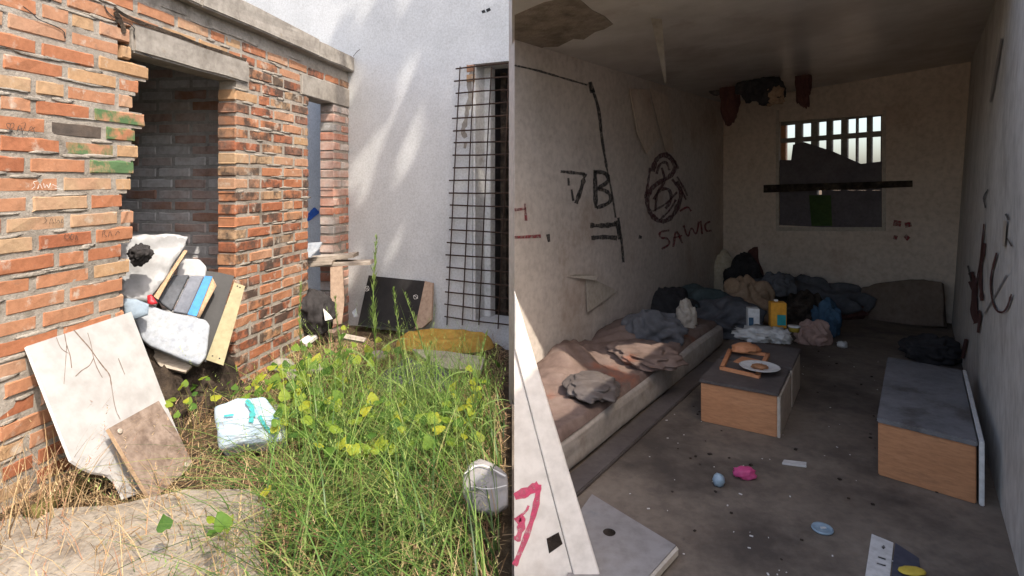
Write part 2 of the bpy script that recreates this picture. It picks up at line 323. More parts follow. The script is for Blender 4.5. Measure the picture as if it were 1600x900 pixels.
# ------------------------------------------------------------------ ground
def gz(x, y):
    return -.035+.03*noise.noise(Vector((x*1.7, y*1.7, 0)))+.015*noise.noise(Vector((x*6, y*6, 3)))
bm = bmesh.new()
xs = [-300, -80, -20, -8]+[-5+.1*i for i in range(49)]+[-.1, -.05, .0, .3, 2, 6, 10, 30, 100, 300]
ys = [-300, -80, -20, -5]+[-1+.1*i for i in range(70)]+[7, 9, 14, 30, 100, 300]
xs = sorted(set(round(v, 3) for v in xs)); ys = sorted(set(round(v, 3) for v in ys))
g = {(i, j): bm.verts.new((x, y, (gz(x, y) if (x < -.06 and x > -6 and -1.5 < y < 7) else -.06))) for i, x in enumerate(xs) for j, y in enumerate(ys)}
for i in range(len(xs)-1):
    for j in range(len(ys)-1): bm.faces.new((g[i, j], g[i+1, j], g[i+1, j+1], g[i, j+1]))
tag(mesh_obj('ground', bm, m_soil, None, True), None, None, kind='structure')
# concrete path slab in the near left corner
bm = bmesh.new(); pts = [G(x, y) for x, y in ((-60, 840), (60, 800), (180, 792), (290, 772), (392, 770), (425, 800), (400, 850), (430, 960), (-160, 960))]
prism(bm, [(p.x, p.y) for p in pts][::-1], -.1, lambda x, y: .012+.01*noise.noise(Vector((x*3, y*3, 0))))
bmesh.ops.recalc_face_normals(bm, faces=bm.faces)
tag(mesh_obj('path', bm, m_slab), None, None, kind='structure')
bm = bmesh.new(); box(bm, -6, 9, -14, -.62, -.2, -.005); tag(mesh_obj('bounce_paving', bm, M('pale_bounce_paving', [(.36, .33, .29), (.44, .41, .36)], 2, .9, .4, 60, .1)), None, None, kind='structure')  # unseen pale paving added behind the camera to bounce light into the room

# ------------------------------------------------------------------ brick shed
BW = Wall(-1.9133, 2.0, .1667, 1)
WW = Wall(-1.413, 4.99, 1900, -900)
T = .12
shed = thing('brick_shed', 'weathered orange brick shed wall with two open doorways and concrete roof edge', 'brick shed', BW.w(0, 0), BW.rz)
sL = lambda px: BW.sz(px)[0]
s_a, s_b, s_c, s_d, s_e = sL(-60), sL(204), sL(368), sL(482), sL(521)
s_end = sL(545); sp = sL(368)+.42
Z_TOP = 2.15
# mortar core with openings (local coordinates, front face a few mm behind the bricks)
bm = bmesh.new(); f0 = .0035
box(bm, s_a, s_b-.07, f0, T, -.15, Z_TOP)
box(bm, s_b-.07, s_c+.012, f0, T, 1.96, Z_TOP)
box(bm, s_c+.012, s_d-.012, f0, T, -.15, Z_TOP)
box(bm, s_d-.012, s_e+.012, f0, T, 2.0, Z_TOP)
box(bm, s_e+.012, s_end-.004, f0, T, -.15, Z_TOP)
MORT = bm
# brick meshes: unit bricks with chipped, rounded edges
def brick_mesh(i, dep):
    rr = random.Random(i); cx = [0, .045, .3+.1*rr.random(), .6+.1*rr.random(), .955, 1]; cz = [0, .13, .87, 1]
    bm = bmesh.new(); g = {}
    for a, x in enumerate(cx):
        for b, z in enumerate(cz):
            ring = a in (0, 5) or b in (0, 3); ch = .02 if ring else 0
            xx = x+(rr.uniform(-.3, 1.6)*.022*(1 if a == 0 else -1) if a in (0, 5) else 0)
            zz = z+(rr.uniform(-.4, 1.5)*.085*(1 if b == 0 else -1) if b in (0, 3) else 0)
            g[a, b] = bm.verts.new((xx, (.006+.004*rr.random() if ring else rr.uniform(-.003, .002)), zz))
    for a in range(5):
        for b in range(3): bm.faces.new((g[a, b], g[a+1, b], g[a+1, b+1], g[a, b+1]))
    rim = [(a, 0) for a in range(5)]+[(5, b) for b in range(3)]+[(a, 3) for a in range(5, 0, -1)]+[(0, b) for b in range(3, 0, -1)]
    bk = [bm.verts.new((g[k].co.x, dep, g[k].co.z)) for k in rim]; n = len(rim)
    for i_ in range(n): bm.faces.new((g[rim[i_]], bk[i_], bk[(i_+1) % n], g[rim[(i_+1) % n]]))
    bmesh.ops.recalc_face_normals(bm, faces=bm.faces)
    me = bpy.data.meshes.new('brick'); bm.to_mesh(me); bm.free()
    return me
BM = {}
def brick(parent, s0, s1, z0, z1, mat, dy=0, dep=.1, name='brick'):
    key = (mat.name, dep, R.randrange(9))
    if key not in BM:
        me = brick_mesh(hash((key[2], dep)) % 1000+key[2], dep); me.materials.append(mat); BM[key] = me
    o = bpy.data.objects.new(name, BM[key]); C.objects.link(o); o.parent = parent
    o.location = (s0, dy, z0); o.scale = (s1-s0, 1, z1-z0); o.rotation_euler = (0, R.uniform(-.006, .006), 0)
    return o
CZ, BH, BL, J = .077, .065, .248, .012
def px_of(s, z):
    p = BW.w(s, z); return 800+p.x/p.y*F, HZ-(z-CH)/p.y*F
def course(i, s0, s1, matf, dy=0, dep=.1, parent=shed):
    z0 = i*CZ+.004; off = (i % 2)*.13+R.uniform(-.03, .03); s = s0; first = True
    fix = s0 == s_a and abs(px_of(sL(110), z0+.032)[1]-204) < 17
    if fix: off = BL-((sL(74)-s_a-J) % (BL+J))
    while s < s1-.02:
        L = BL if not first else max(.05, (BL-off))
        if R.random() < .13 and not first and not fix: L = .118
        e = min(s+L, s1)
        if s1-e < .05: e = s1
        mm = matf((s+e)/2, z0+.03)
        brick(parent, s, e, z0+R.uniform(-.002, .002), z0+BH+R.uniform(-.003, .003), mm, dy+R.uniform(-.003, .003), dep)
        s = e+J; first = False
edges = [(0, 196), (105, 234), (128, 218), (148, 217), (165, 208), (190, 228), (214, 212), (240, 217), (265, 211), (292, 205), (318, 193), (336, 210), (362, 209), (388, 192), (408, 204), (437, 193), (461, 194), (485, 194), (600, 194)]
def left_end(z):
    best = None
    for y, x in edges:
        s = sL(x); pz = BW.sz(x, y)[1]
        if best is None or abs(pz-z) < best[0]: best = (abs(pz-z), s)
    return best[1]
def mat_left(s, z):
    x, y = px_of(s, z)
    if 75 < x < 148 and 188 < y < 218: return m_brick_black
    if 118 < x < 196 and 163 < y < 282: return m_brick_green
    return m_brick
def mat_pillar(s, z):
    return m_brick_soot if R.random() < .75 else m_brick
n_c = int(Z_TOP/CZ)
for i in range(-1, n_c):
    if i*CZ+.035 < 1.80: box(MORT, s_b-.0705, left_end(i*CZ+.035)-.02, f0+.001, T, i*CZ-.006, i*CZ+.0705)
wall_core = mesh_obj('mortar_wall', MORT, m_mortar, shed)
for i in range(-1, n_c):
    z = i*CZ+.035
    if z < 1.80: course(i, s_a, left_end(z), mat_left)
    elif z < 1.96: course(i, s_a, sL(207)-.01, mat_left)
    else: course(i, s_a, s_c+.05, mat_left)
    st = s_c if z < 1.80 else (sL(389) if z < 1.96 else s_c+.062)
    course(i, st, s_d if z < 1.84 else (sL(470) if z < 2.0 else s_end), mat_pillar, dep=.118)
    if z < 1.84: course(i, s_e, s_end, lambda s, z: m_brick_grey, dep=.118)
bm = bmesh.new()
for _ in range(330):                       # mortar smeared over the brick edges
    s_ = R.uniform(s_a+.05, s_end-.1); z_ = round(R.uniform(.1, 2.1)/CZ)*CZ+R.uniform(-.012, .012)
    if s_b-.16 < s_ < s_c+.02 and z_ < 1.98 or s_d-.04 < s_: continue
    g_ = bmesh.ops.create_icosphere(bm, subdivisions=2, radius=1)['verts']; a_, b_ = R.uniform(.025, .09), R.uniform(.004, .009)
    for v in g_:
        k_ = 1+.5*noise.noise(v.co*2.2+Vector((_*1.7, 0, 0))); k_ *= 1+.5*noise.noise(v.co*5+Vector((0, _*1.3, 0))); v.co = Vector((s_+v.co.x*a_*k_, -.0003+v.co.y*.002, z_+v.co.z*b_*k_))
tag(mesh_obj('mortar_smear', bm, m_mortar, shed, True), None, None, kind='stuff')
# concrete lintels and roof edge
bm = bmesh.new(); box(bm, sL(206), sL(387), -.012, T+.02, 1.815, 1.955); bmesh.ops.bevel(bm, geom=bm.edges[:], offset=.01, segments=2, affect='EDGES')
bmesh.ops.subdivide_edges(bm, edges=bm.edges[:], cuts=3, use_grid_fill=True)
for v in bm.verts: v.co += noise.noise_vector(v.co*11)*.006
lt = mesh_obj('lintel', bm, m_conc, shed); lt['label'] = 'grey concrete lintel with dark crack over the wide doorway'
bm = bmesh.new(); box(bm, sL(471), s_end+.002, -.008, T+.02, 1.845, 2.005); bmesh.ops.bevel(bm, geom=bm.edges[:], offset=.006, segments=1, affect='EDGES')
lt = mesh_obj('lintel', bm, m_conc, shed); lt['label'] = 'smooth concrete lintel over the narrow doorway'
bm = bmesh.new()
sB = [s_a, sL(150), sL(300), sL(488), sL(551)]
for k, (a, b) in enumerate(zip(sB, sB[1:])): box(bm, a+.002, b, -.065+.006*(k % 2), .3, Z_TOP+.002*(k % 2), 2.29-.012*(k % 2 == 1))
bmesh.ops.bevel(bm, geom=bm.edges[:], offset=.008, segments=2, affect='EDGES')
bmesh.ops.subdivide_edges(bm, edges=[e for e in bm.edges if e.calc_length() > .05], cuts=4, use_grid_fill=True)
for v in bm.verts: v.co += noise.noise_vector(v.co*14)*.006
mesh_obj('roof_edge', bm, m_conc, shed)
bm = bmesh.new(); box(bm, s_a, sp+.11, .3, 2.0, Z_TOP+.005, 2.27); mesh_obj('roof_slab', bm, m_conc, shed)
# shed inside: back wall, sooty partition of whitewashed bricks, near end wall, floor of the cells
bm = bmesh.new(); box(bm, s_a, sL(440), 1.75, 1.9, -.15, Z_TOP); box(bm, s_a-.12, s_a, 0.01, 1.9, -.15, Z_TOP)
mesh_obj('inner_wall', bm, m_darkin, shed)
bm = bmesh.new(); box(bm, sp+.006, sp+.11, T, 1.75, -.15, Z_TOP); part = mesh_obj('partition_wall', bm, m_mortar_dark, shed)
part['label'] = 'sooty whitewashed brick partition inside the wide doorway'
for i in range(0, 27):
    y = T+.002-(i % 2)*.125
    while y < 1.3:
        L = .25; z0 = i*CZ+.004
        key = ('wash', R.randrange(6))
        if key not in BM:
            me = brick_mesh(50+key[1], .05); me.materials.append(m_brick_wash); BM[key] = me
        if y > T-.01:
            o = bpy.data.objects.new('brick', BM[key]); C.objects.link(o); o.parent = part
            o.location = (sp+R.uniform(-.002, .002), y+L, z0); o.rotation_euler = (0, 0, -math.pi/2); o.scale = (L, 1, BH)
        y += L+J
# cracks, graffiti, painted lintel gap shadow
bwf = lambda px, py, n: (shed.matrix_basis.inverted() @ (lambda a: BW.w(a[0], a[1], n))(BW.sz(px, py, n)))
ribbons('crack', m_black, [[(36, 10), (52, 22), (58, 30), (100, 46), (102, 60)], [(163, 8), (168, 20), (185, 32), (205, 38), (212, 48), (214, 62), (226, 84)], [(212, 42), (208, 52), (216, 70), (222, 82), (238, 90)]], bwf, 2.2, shed, .008)
ribbons('gap_shadow', m_rubbish, [(7, [(178, 12), (200, 28), (250, 46), (300, 64), (340, 80), (385, 94)]), (4, [(300, 74), (304, 85), (305, 96)]), (9, [(180, 18), (192, 40), (195, 52)])], bwf, 5, shed, .0085)  # dark strips painted as the shade of the gap above the lintel
ribbons('graffiti', m_inkblack, [[(17, 194), (10, 192), (11, 199), (18, 203), (12, 209), (8, 208)], [(15, 210), (16, 193), (22, 192), (22, 199), (17, 201), (23, 210)], [(26, 208), (31, 192), (35, 207)], [(28, 203), (35, 201)], [(33, 193), (42, 191), (33, 211), (42, 209)], [(42, 212), (49, 194), (55, 209)], [(44, 205), (55, 199)]], bwf, 1.5, shed, .006)
ribbons('graffiti', m_inkwhite, [[(58, 283), (51, 284), (56, 290), (50, 295)], [(59, 295), (62, 285), (66, 295)], [(68, 286), (70, 295), (73, 287), (76, 295), (79, 286)], [(82, 288), (90, 292)], [(85, 294), (98, 296)]], bwf, 1.3, shed, .006)
ribbons('graffiti', m_inkblack, [[(74, 338), (69, 340), (74, 345), (68, 350)], [(77, 350), (80, 339), (84, 349)], [(86, 341), (88, 350), (91, 342), (94, 349)], [(97, 342), (95, 348), (99, 348), (98, 342)]], bwf, 1.3, shed, .006)
ribbons('graffiti', m_inkblack, [[(104, 364), (100, 369), (104, 375), (110, 370), (105, 364)], [(112, 365), (109, 372), (114, 375), (116, 367), (112, 366)], [(118, 375), (119, 366), (122, 375)]], bwf, 1.2, shed, .006)
ribbons('graffiti', m_inkblack, [[(160, 370), (161, 359), (165, 361), (162, 365), (167, 370)], [(169, 370), (172, 359), (175, 369)], [(180, 368), (184, 360), (187, 364)]], bwf, 1.2, shed, .006)

# ------------------------------------------------------------------ white building
WT = .25
house = thing('white_building', 'tall white rendered building wall with a barred open doorway at its end', 'white building', WW.w(0, 0), WW.rz)
wL = lambda px: WW.sz(px)[0]
o_s = wL(738); o_e = o_s+.95; oz0, oz1 = .13, 2.115; s_w1 = 2.6
# shorten to stop at the room's outer wall
bm = bmesh.new()
box(bm, -2.0, o_s, 0, WT, -.2, 3.6); box(bm, o_s, o_e, 0, WT, oz1, 3.6); box(bm, o_s, o_e, 0, WT, -.2, oz0)
mesh_obj('wall', bm, m_white, house)
bm = bmesh.new(); box(bm, o_s+.001, o_s+.02, .012, WT-.001, oz0+.001, oz1-.001); mesh_obj('door_reveal', bm, m_reveal, house)
bm = bmesh.new(); box(bm, o_s+.021, o_s+.075, .16, .24, oz0+.002, oz1-.002); mesh_obj('door_post', bm, m_reveal, house)
bm = bmesh.new(); box(bm, o_s+.11, o_s+.16, .27, .33, oz0+.002, oz1-.03); mesh_obj('door_post', bm, m_rubbish, house)
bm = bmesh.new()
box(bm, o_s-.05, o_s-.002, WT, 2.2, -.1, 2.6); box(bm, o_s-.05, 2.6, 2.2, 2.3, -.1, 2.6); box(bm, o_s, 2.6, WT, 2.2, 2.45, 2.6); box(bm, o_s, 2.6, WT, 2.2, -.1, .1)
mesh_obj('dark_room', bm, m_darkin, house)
for i in range(2): brick(house, o_s-.05, o_s+.018, oz1-.03-i*.077-.03, oz1-.03-i*.077+.034, m_brick, -.006, .1)
wwf = lambda px, py, n: (house.matrix_basis.inverted() @ (lambda a: WW.w(a[0], a[1], n))(WW.sz(px, py, n)))
ribbons('plaster_scar', m_conc, [(9, [(738, 112), (732, 130), (736, 150), (730, 170), (728, 190), (722, 205), (728, 215)]), (7, [(728, 222), (726, 232)])], wwf, 8, house, .002)
ribbons('blue_paint', m_bluepaint, [(9, [(474, 332), (484, 336), (494, 326)]), (8, [(476, 345), (485, 340), (498, 330)])], lambda x, y, n: wwf(x, y, .004), 9, house)
ribbons('hole', m_black, [(6, [(760, 17), (766, 14)]), (5, [(753, 19), (758, 17)])], wwf, 5, house, .002)
ribbons('wire_stub', m_rebar, [[(552, 88), (558, 80), (563, 77)]], wwf, 1.2, house, .03)
# rubble inside the doorway
p = WW.w(o_s+.45, 0, -.55)
tag(mound('rubble', m_rubbish, p.x, p.y, .5, .35, .22, 4, 36, WW.rz, .09, None, .7, 8), 'dark heap of rubble inside the barred doorway of the white building', 'rubble')

# steel mesh over the doorway
gr = thing('steel_mesh', 'rusty welded rebar mesh fixed across the doorway of the white building', 'steel mesh', (0, 0, 0))
def on_w(px, py, n): a = WW.sz(px, py, n); return WW.w(a[0], a[1], n)
def lerp(a, b, t): return a+(b-a)*t
NR = 21
for i in range(NR):
    t = i/(NR-1); y0 = lerp(107, 495, t); xl = lerp(716, 695, t)-3+R.uniform(-3, 3)
    s0, z0 = WW.sz(xl, y0, .03); z0 = WW.sz(xl, y0, .03)[1]
    bm = bmesh.new(); e = o_e+.08
    tube(bm, [WW.w(lerp(s0, e, k/5), z0+R.uniform(-.004, .004)-.012*t*k/5, .03) for k in range(6)], .0058, 6); mesh_obj('horizontal_bar', bm, m_rebar, gr)
for (xt, xb) in ((719, 698), (741, 722), (768, 748)):
    bm = bmesh.new(); a = WW.sz(xt, 104, .036); b = WW.sz(xb, 508, .036)
    tube(bm, [WW.w(lerp(a[0], b[0], k/5), lerp(a[1], b[1], k/5), .037+.003*math.sin(k)) for k in range(6)], .0048, 6); mesh_obj('vertical_bar', bm, m_rebar, gr)
for k in range(1, 5):
    bm = bmesh.new(); a = WW.sz(768, 104, .036); s = a[0]+.145*k
    tube(bm, [WW.w(s-.09, .1, .037), WW.w(s-.04, 1, .037), WW.w(s, 2.1, .037)], .0048, 6); mesh_obj('vertical_bar', bm, m_rebar, gr)

# ------------------------------------------------------------------ the derelict room
Dd = Vector((.577, .817))
Ew, BLc, BRc = Vector((.0137, 3.10)), Vector((2.33, 6.35)), Vector((3.73, 4.90))
LW = Wall(Ew.x, Ew.y, BLc.x-Ew.x, BLc.y-Ew.y)
KW = Wall(BLc.x, BLc.y, BRc.x-BLc.x, BRc.y-BLc.y)
Rn = Vector((.786, .669))
RW = Wall(BRc.x, BRc.y, Rn.x-BRc.x, Rn.y-BRc.y)
def cz(x, y):                              # ceiling underside: plane through three corners
    (x1, y1, z1), (x2, y2, z2), (x3, y3, z3) = (.0, 3.1, 1.97), (2.33, 6.35, 2.07), (3.9, 4.9, 2.21)
    det = (x2-x1)*(y3-y1)-(x3-x1)*(y2-y1); a = ((z2-z1)*(y3-y1)-(z3-z1)*(y2-y1))/det; b = ((x2-x1)*(z3-z1)-(x3-x1)*(z2-z1))/det
    return z1+a*(x-x1)+b*(y-y1)
room = thing('derelict_room', 'squalid open fronted room with graffitied plaster walls and smoke stained ceiling', 'room')
bm = bmesh.new(); o = LW.inn*.12
prism(bm, [(Ew.x, Ew.y), (BLc.x, BLc.y), (BLc.x+o.x+.1, BLc.y+o.y+.14), (-.018, 3.33)], -.15, 2.35)
bmesh.ops.recalc_face_normals(bm, faces=bm.faces)
x = mesh_obj('side_wall', bm, m_rwall, room); x['label'] = 'plaster wall with black and red graffiti beside the mattress'
# back wall with window opening
kS = lambda px, py: KW.sz(px, py)
ws0, ws1 = kS(1217, 270)[0], kS(1378, 270)[0]
wz0 = kS(1300, 356)[1]; wz1 = kS(1300, 184)[1]
Wk = (BRc-BLc).length
back = thing('tmp', None, None); bpy.data.objects.remove(back)
kw_e = bpy.data.objects.new('back_wall', None)
bpy.data.objects.remove(kw_e)
bm = bmesh.new(); KT = .14
for b in ((-.05, ws0, 0, KT, -.15, 2.5), (ws1, Wk+.35, 0, KT, -.15, 2.5), (ws0, ws1, 0, KT, -.15, wz0), (ws0, ws1, 0, KT, wz1, 2.5)): box(bm, *b)
KM = Matrix.Translation((BLc.x, BLc.y, 0)) @ Matrix.Rotation(KW.rz, 4, 'Z')
bmesh.ops.transform(bm, matrix=KM, verts=bm.verts)
bwall = mesh_obj('back_wall', bm, m_rback, room); bwall['label'] = 'brown stained end wall with the barred window'
# right wall leaning outward a little, taller at the back
bm = bmesh.new(); oo = RW.inn
a0, a1 = Vector(BRc), Rn; lean = .15
vs = [bm.verts.new(v) for v in ((a0.x, a0.y, -.15), (a1.x, a1.y, -.15), (a1.x+oo.x*.14, a1.y+oo.y*.14, -.15), (a0.x+oo.x*.3, a0.y+oo.y*.3, -.15))]
vt = [bm.verts.new(v) for v in ((a0.x+oo.x*lean, a0.y+oo.y*lean, 2.45), (a1.x+oo.x*.05, a1.y+oo.y*.05, 2.36), (a1.x+oo.x*.19, a1.y+oo.y*.19, 2.36), (a0.x+oo.x*.45, a0.y+oo.y*.45, 2.45))]
bm.faces.new(vs); bm.faces.new(vt)
for i in range(4): bm.faces.new((vs[i], vs[(i+1) % 4], vt[(i+1) % 4], vt[i]))
bmesh.ops.recalc_face_normals(bm, faces=bm.faces); bmesh.ops.triangulate(bm, faces=bm.faces[:])
RW_TREE = BVHTree.FromBMesh(bm)
x = mesh_obj('side_wall', bm, m_rwall2, room); x['label'] = 'streaked plaster wall behind the low cabinet'
# ceiling
bm = bmesh.new(); pts = [(.0, 2.25), (1.95, 2.25), (4.4, 5.1), (4.2, 5.2), (2.5, 6.8), (.0, 3.2)]
a = [bm.verts.new((x_, y_, cz(x_, y_))) for x_, y_ in pts]; b = [bm.verts.new((x_, y_, cz(x_, y_)+.16)) for x_, y_ in pts]
bm.faces.new(a[::-1]); bm.faces.new(b)
for i in range(6): bm.faces.new((a[i], a[(i+1) % 6], b[(i+1) % 6], b[i]))
bmesh.ops.recalc_face_normals(bm, faces=bm.faces)
mesh_obj('ceiling', bm, m_ceil, room)
# floor
bm = bmesh.new(); prism(bm, [(.0, -.6), (.6, -.6), (3.9, 4.6), (3.95, 5.0), (2.5, 6.6), (0, 3.2)], -.2, 0)
bmesh.ops.recalc_face_normals(bm, faces=bm.faces)
tag(mesh_obj('floor', bm, m_rfloor), None, None, kind='structure')
# ceiling details
def ceilp(px, py, n=0):
    r = Vector(((px-800)/F, 1, -(py-HZ)/F)); lo, hi = .5, 12
    for _ in range(40):
        m_ = (lo+hi)/2; q = Vector((0, 0, CH))+r*m_
        if q.z > cz(q.x, q.y)-n: hi = m_
        else: lo = m_
    return Vector((0, 0, CH))+r*lo
lwf = lambda px, py, n: (lambda a: LW.w(a[0], a[1], n))(LW.sz(px, py, n))
kwf = lambda px, py, n: (lambda a: KW.w(a[0], a[1], n))(KW.sz(px, py, n))
mesh_obj('peeled_patch', plate_bm([ceilp(x_, y_, .002) for x_, y_ in ((804, 24), (850, 4), (900, -6), (925, 16), (945, 26), (958, 38), (944, 46), (930, 50), (912, 62), (896, 61), (872, 73), (850, 74), (826, 80), (804, 68))], Vector((0, 0, .03))), M('bare_ceiling_patch', [(.13, .1, .08), (.26, .21, .17), (.34, .29, .25)], 6, .9, .8, 30, .1, bdist=.02), room)
ribbons('plaster_crack', m_inkblack, [(4, [(804, 102), (840, 110), (880, 122), (918, 133)]), (8, [(922, 128), (926, 145)]), (6, [(926, 140), (936, 170), (940, 215), (948, 262)]), (4, [(948, 262), (956, 300), (962, 340)]), (6, [(966, 340), (972, 380), (974, 410)])], lwf, 5, room, .002)
ribbons('graffiti', m_inkblack, [(7, [(876, 268), (888, 269), (914, 272)]), (8, [(914, 271), (910, 290), (900, 318)]), (4, [(888, 278), (889, 290)]), (8, [(930, 266), (930, 290), (931, 325)]), (8, [(928, 268), (948, 270), (952, 284), (934, 294)]), (8, [(934, 294), (952, 300), (956, 316), (932, 325)]), (9, [(922, 352), (942, 353), (964, 350)]), (9, [(924, 372), (944, 370), (964, 372)]), (7, [(962, 345), (966, 358), (968, 374)]), (5, [(893, 296), (896, 314)])], lwf, 6, room, .002)
ribbons('graffiti', m_inkred, [(6, [(804, 328), (822, 326)]), (5, [(820, 318), (822, 345)]), (7, [(804, 371), (845, 369)])], lwf, 6, room, .002)
ribbons('graffiti', m_inkred, [[(1046, 360), (1030, 362), (1031, 372), (1044, 372), (1047, 382), (1034, 389)], [(1052, 386), (1056, 356), (1066, 380)], [(1052, 372), (1066, 368)], [(1068, 352), (1075, 374), (1080, 352), (1088, 370), (1092, 346)], [(1095, 345), (1097, 366)], [(1110, 346), (1101, 350), (1103, 362), (1112, 360)], [(1062, 330), (1075, 322), (1080, 330)]], lwf, 4, room, .002)
ribbons('graffiti', m_inkmaroon, [(9, [(1020, 268), (1024, 250), (1036, 240), (1050, 248), (1056, 262), (1048, 276), (1030, 284), (1014, 298), (1010, 318), (1018, 338), (1034, 348), (1050, 340), (1060, 322), (1066, 300), (1056, 284)]), (6, [(1026, 272), (1030, 256), (1042, 252), (1046, 266)]), (7, [(1022, 312), (1030, 296), (1046, 294), (1050, 312), (1040, 326)]), (5, [(1034, 262), (1040, 284), (1026, 300), (1024, 330)]), (5, [(1050, 280), (1064, 296), (1072, 312)]), (4, [(1058, 276), (1070, 296), (1074, 306)]), (4, [(1020, 330), (1042, 318), (1058, 300)]), (5, [(1016, 262), (1012, 290), (1008, 310)]), (4, [(1030, 344), (1046, 330), (1056, 312)]), (4, [(1040, 238), (1052, 246), (1060, 264)])], lwf, 4, room, .004)
ribbons('paint_spot', m_inkblack, [(7, [(998, 370), (1003, 371)]), (7, [(856, 366), (858, 378)])], lwf, 6, room, .003)
ribbons('paint_blotch', m_inkred, [(15, [(1396, 348), (1408, 350)]), (10, [(1414, 352), (1424, 350)]), (10, [(1396, 370), (1402, 372)]), (9, [(1414, 368), (1420, 374)])], kwf, 10, room, .002)
# peeling plaster on side wall: paper-like flaps
for px in ([(915, 430), (965, 455), (918, 487)], [(885, 432), (900, 428), (935, 430), (930, 438)]):
    P = [lwf(x_, y_, .004+.012*k) for k, (x_, y_) in enumerate(px)]
    o = mesh_obj('plaster_flap', plate_bm(P, LW.N*-.004), m_cream, room)
for px in ([(983, 138), (1012, 140), (1030, 215), (1010, 240), (996, 210)], [(1015, 138), (1043, 150), (1052, 240), (1040, 236)]):
    P = [lwf(x_, y_, .006+.006*k) for k, (x_, y_) in enumerate(px)]
    mesh_obj('plaster_flap', plate_bm(P, LW.N*-.004), m_rback, room)
# peeling strip hanging from the ceiling
p0 = ceilp(1026, 22); rt = Vector((1, 0, 0))
bm = bmesh.new(); L = []
for k in range(7):
    t = k/6; pz = p0+Vector((.012*k, .10*t, -.02-.30*t*1.0)); ww = .028*(1-t*.75)
    L.append([bm.verts.new(pz+rt*ww+Vector((0, .01, 0))), bm.verts.new(pz-rt*ww)])
bm.verts.new
for a, b in zip(L, L[1:]): bm.faces.new((a[0], a[1], b[1], b[0]))
bmesh.ops.solidify(bm, geom=bm.faces[:], thickness=.004)
mesh_obj('plaster_strip', bm, m_cream, room, True)

# window: lattice bars and boards
win = None
def kbox(px0, py0, px1, py1, n0, n1, mat, name, parent):
    P0 = KW.P-KW.N*n1
    pts = [hit(x_, y_, P0, KW.N) for x_, y_ in ((px0, py1), (px1, py1), (px1, py0), (px0, py0))]
    return mesh_obj(name, plate_bm(pts, KW.N*(n1-n0), bev=.003), mat, parent)
window = mesh_obj('window', plate_bm([KW.w(s, z, -.05) for s, z in ((ws0-.001, wz0), (ws1+.001, wz0), (ws1+.001, wz0+.02), (ws0-.001, wz0+.02))], KW.N*.05), m_cream, room)
tops = lambda x_: lerp(190, 178, (x_-1220)/155)
gaps = [(1227, 1241), (1252, 1266), (1277, 1290), (1299, 1313), (1323, 1336), (1339, 1353), (1361, 1375)]
xs_ = [1216]+[v for g_ in gaps for v in g_]+[1382]
for k in range(0, len(xs_), 2):
    a, b = xs_[k], xs_[k+1]
    pts = [hit(x_, y_, KW.P+KW.N*.06, KW.N) for x_, y_ in ((a, 350), (b, 350), (b+1, 176), (a+1, 176))]
    mesh_obj('lattice_bar', plate_bm(pts, KW.N*.05, bev=.003), m_conc if k else m_orangewood, window)  # leftmost bar coloured orange for the warm light falling on it
P1 = KW.P+KW.N*.05
pts = [hit(x_, y_, P1, KW.N) for x_, y_ in ((1216, 224), (1380, 213), (1380, 204), (1216, 217))]
mesh_obj('lattice_rail', plate_bm(pts, KW.N*.03, bev=.003), m_conc, window)
pts = [hit(x_, y_, P1, KW.N) for x_, y_ in ((1216, 197), (1380, 181), (1380, 168), (1216, 180))]
mesh_obj('lattice_rail', plate_bm(pts, KW.N*.03, bev=.003), m_conc, window)
for a_, b_ in (((1212, 172), (1217, 360)), ((1379, 172), (1384, 360)), ((1212, 355), (1384, 361))):
    pts = [hit(x_, y_, KW.P-KW.N*.006, KW.N) for x_, y_ in ((a_[0], b_[1]), (b_[0], b_[1]), (b_[0], a_[1]), (a_[0], a_[1]))]
    mesh_obj('frame', plate_bm(pts, KW.N*.03, bev=.002), m_cream, window)
wb = thing('window_board', 'dark stepped boards covering the lower half of the lattice window', 'window board')
P2 = KW.P+KW.N*.02
plate('board', m_wboard, [(1214, 250), (1236, 250), (1239, 226), (1256, 222), (1300, 236), (1345, 256), (1379, 252), (1379, 297), (1214, 297)], P2, KW.N, .012, wb)
plate('board', m_wboard, [(1216, 297.4), (1276, 297.4), (1276, 304), (1284, 304), (1284, 297.4), (1379, 297.4), (1379, 356), (1218, 356)], P2, KW.N, .012, wb)
gp = plate('green_strip', m_greenb, [(1264, 305), (1298, 305), (1300, 353), (1268, 353)], P2-KW.N*.008, KW.N, .006, wb)
o = plate('plank', m_rubbish, [(1193, 289), (1425, 282), (1425, 292), (1193, 301)], KW.P-KW.N*.025, KW.N, .02)
tag(o, 'dark narrow plank nailed across the boarded window', 'plank')
# cloth and plaster hanging at the window head
hg = thing('hanging_debris', 'dark torn rags and plaster hanging from the ceiling beside the window', 'hanging debris')
c0 = ceilp(1215, 106)
def strip(name, mat, pts_px, depth, wpx, parent):
    bm = bmesh.new(); L = []
    for k, (x_, y_) in enumerate(pts_px):
        d = depth+.03*noise.noise(Vector((k*1.3, x_*.1, 0)))
        q = Vector(((x_-800)/F*d, d, CH-(y_-HZ)/F*d)); ww = wpx[k]/F*d/2
        L.append([bm.verts.new(q+Vector((ww, .02*(k % 2), 0))), bm.verts.new(q-Vector((ww, 0, 0)))])
    for a, b in zip(L, L[1:]): bm.faces.new((a[0], a[1], b[1], b[0]))
    bmesh.ops.solidify(bm, geom=bm.faces[:], thickness=.01); bmesh.ops.recalc_face_normals(bm, faces=bm.faces)
    return mesh_obj(name, bm, mat, parent, False)
dz_ = 4.9
def lump(mat, px, py, d, r, seed): return cloth('rag', mat, Vector(((px-800)/F*d, d, CH-(py-HZ)/F*d)), r, seed, .45, hg)
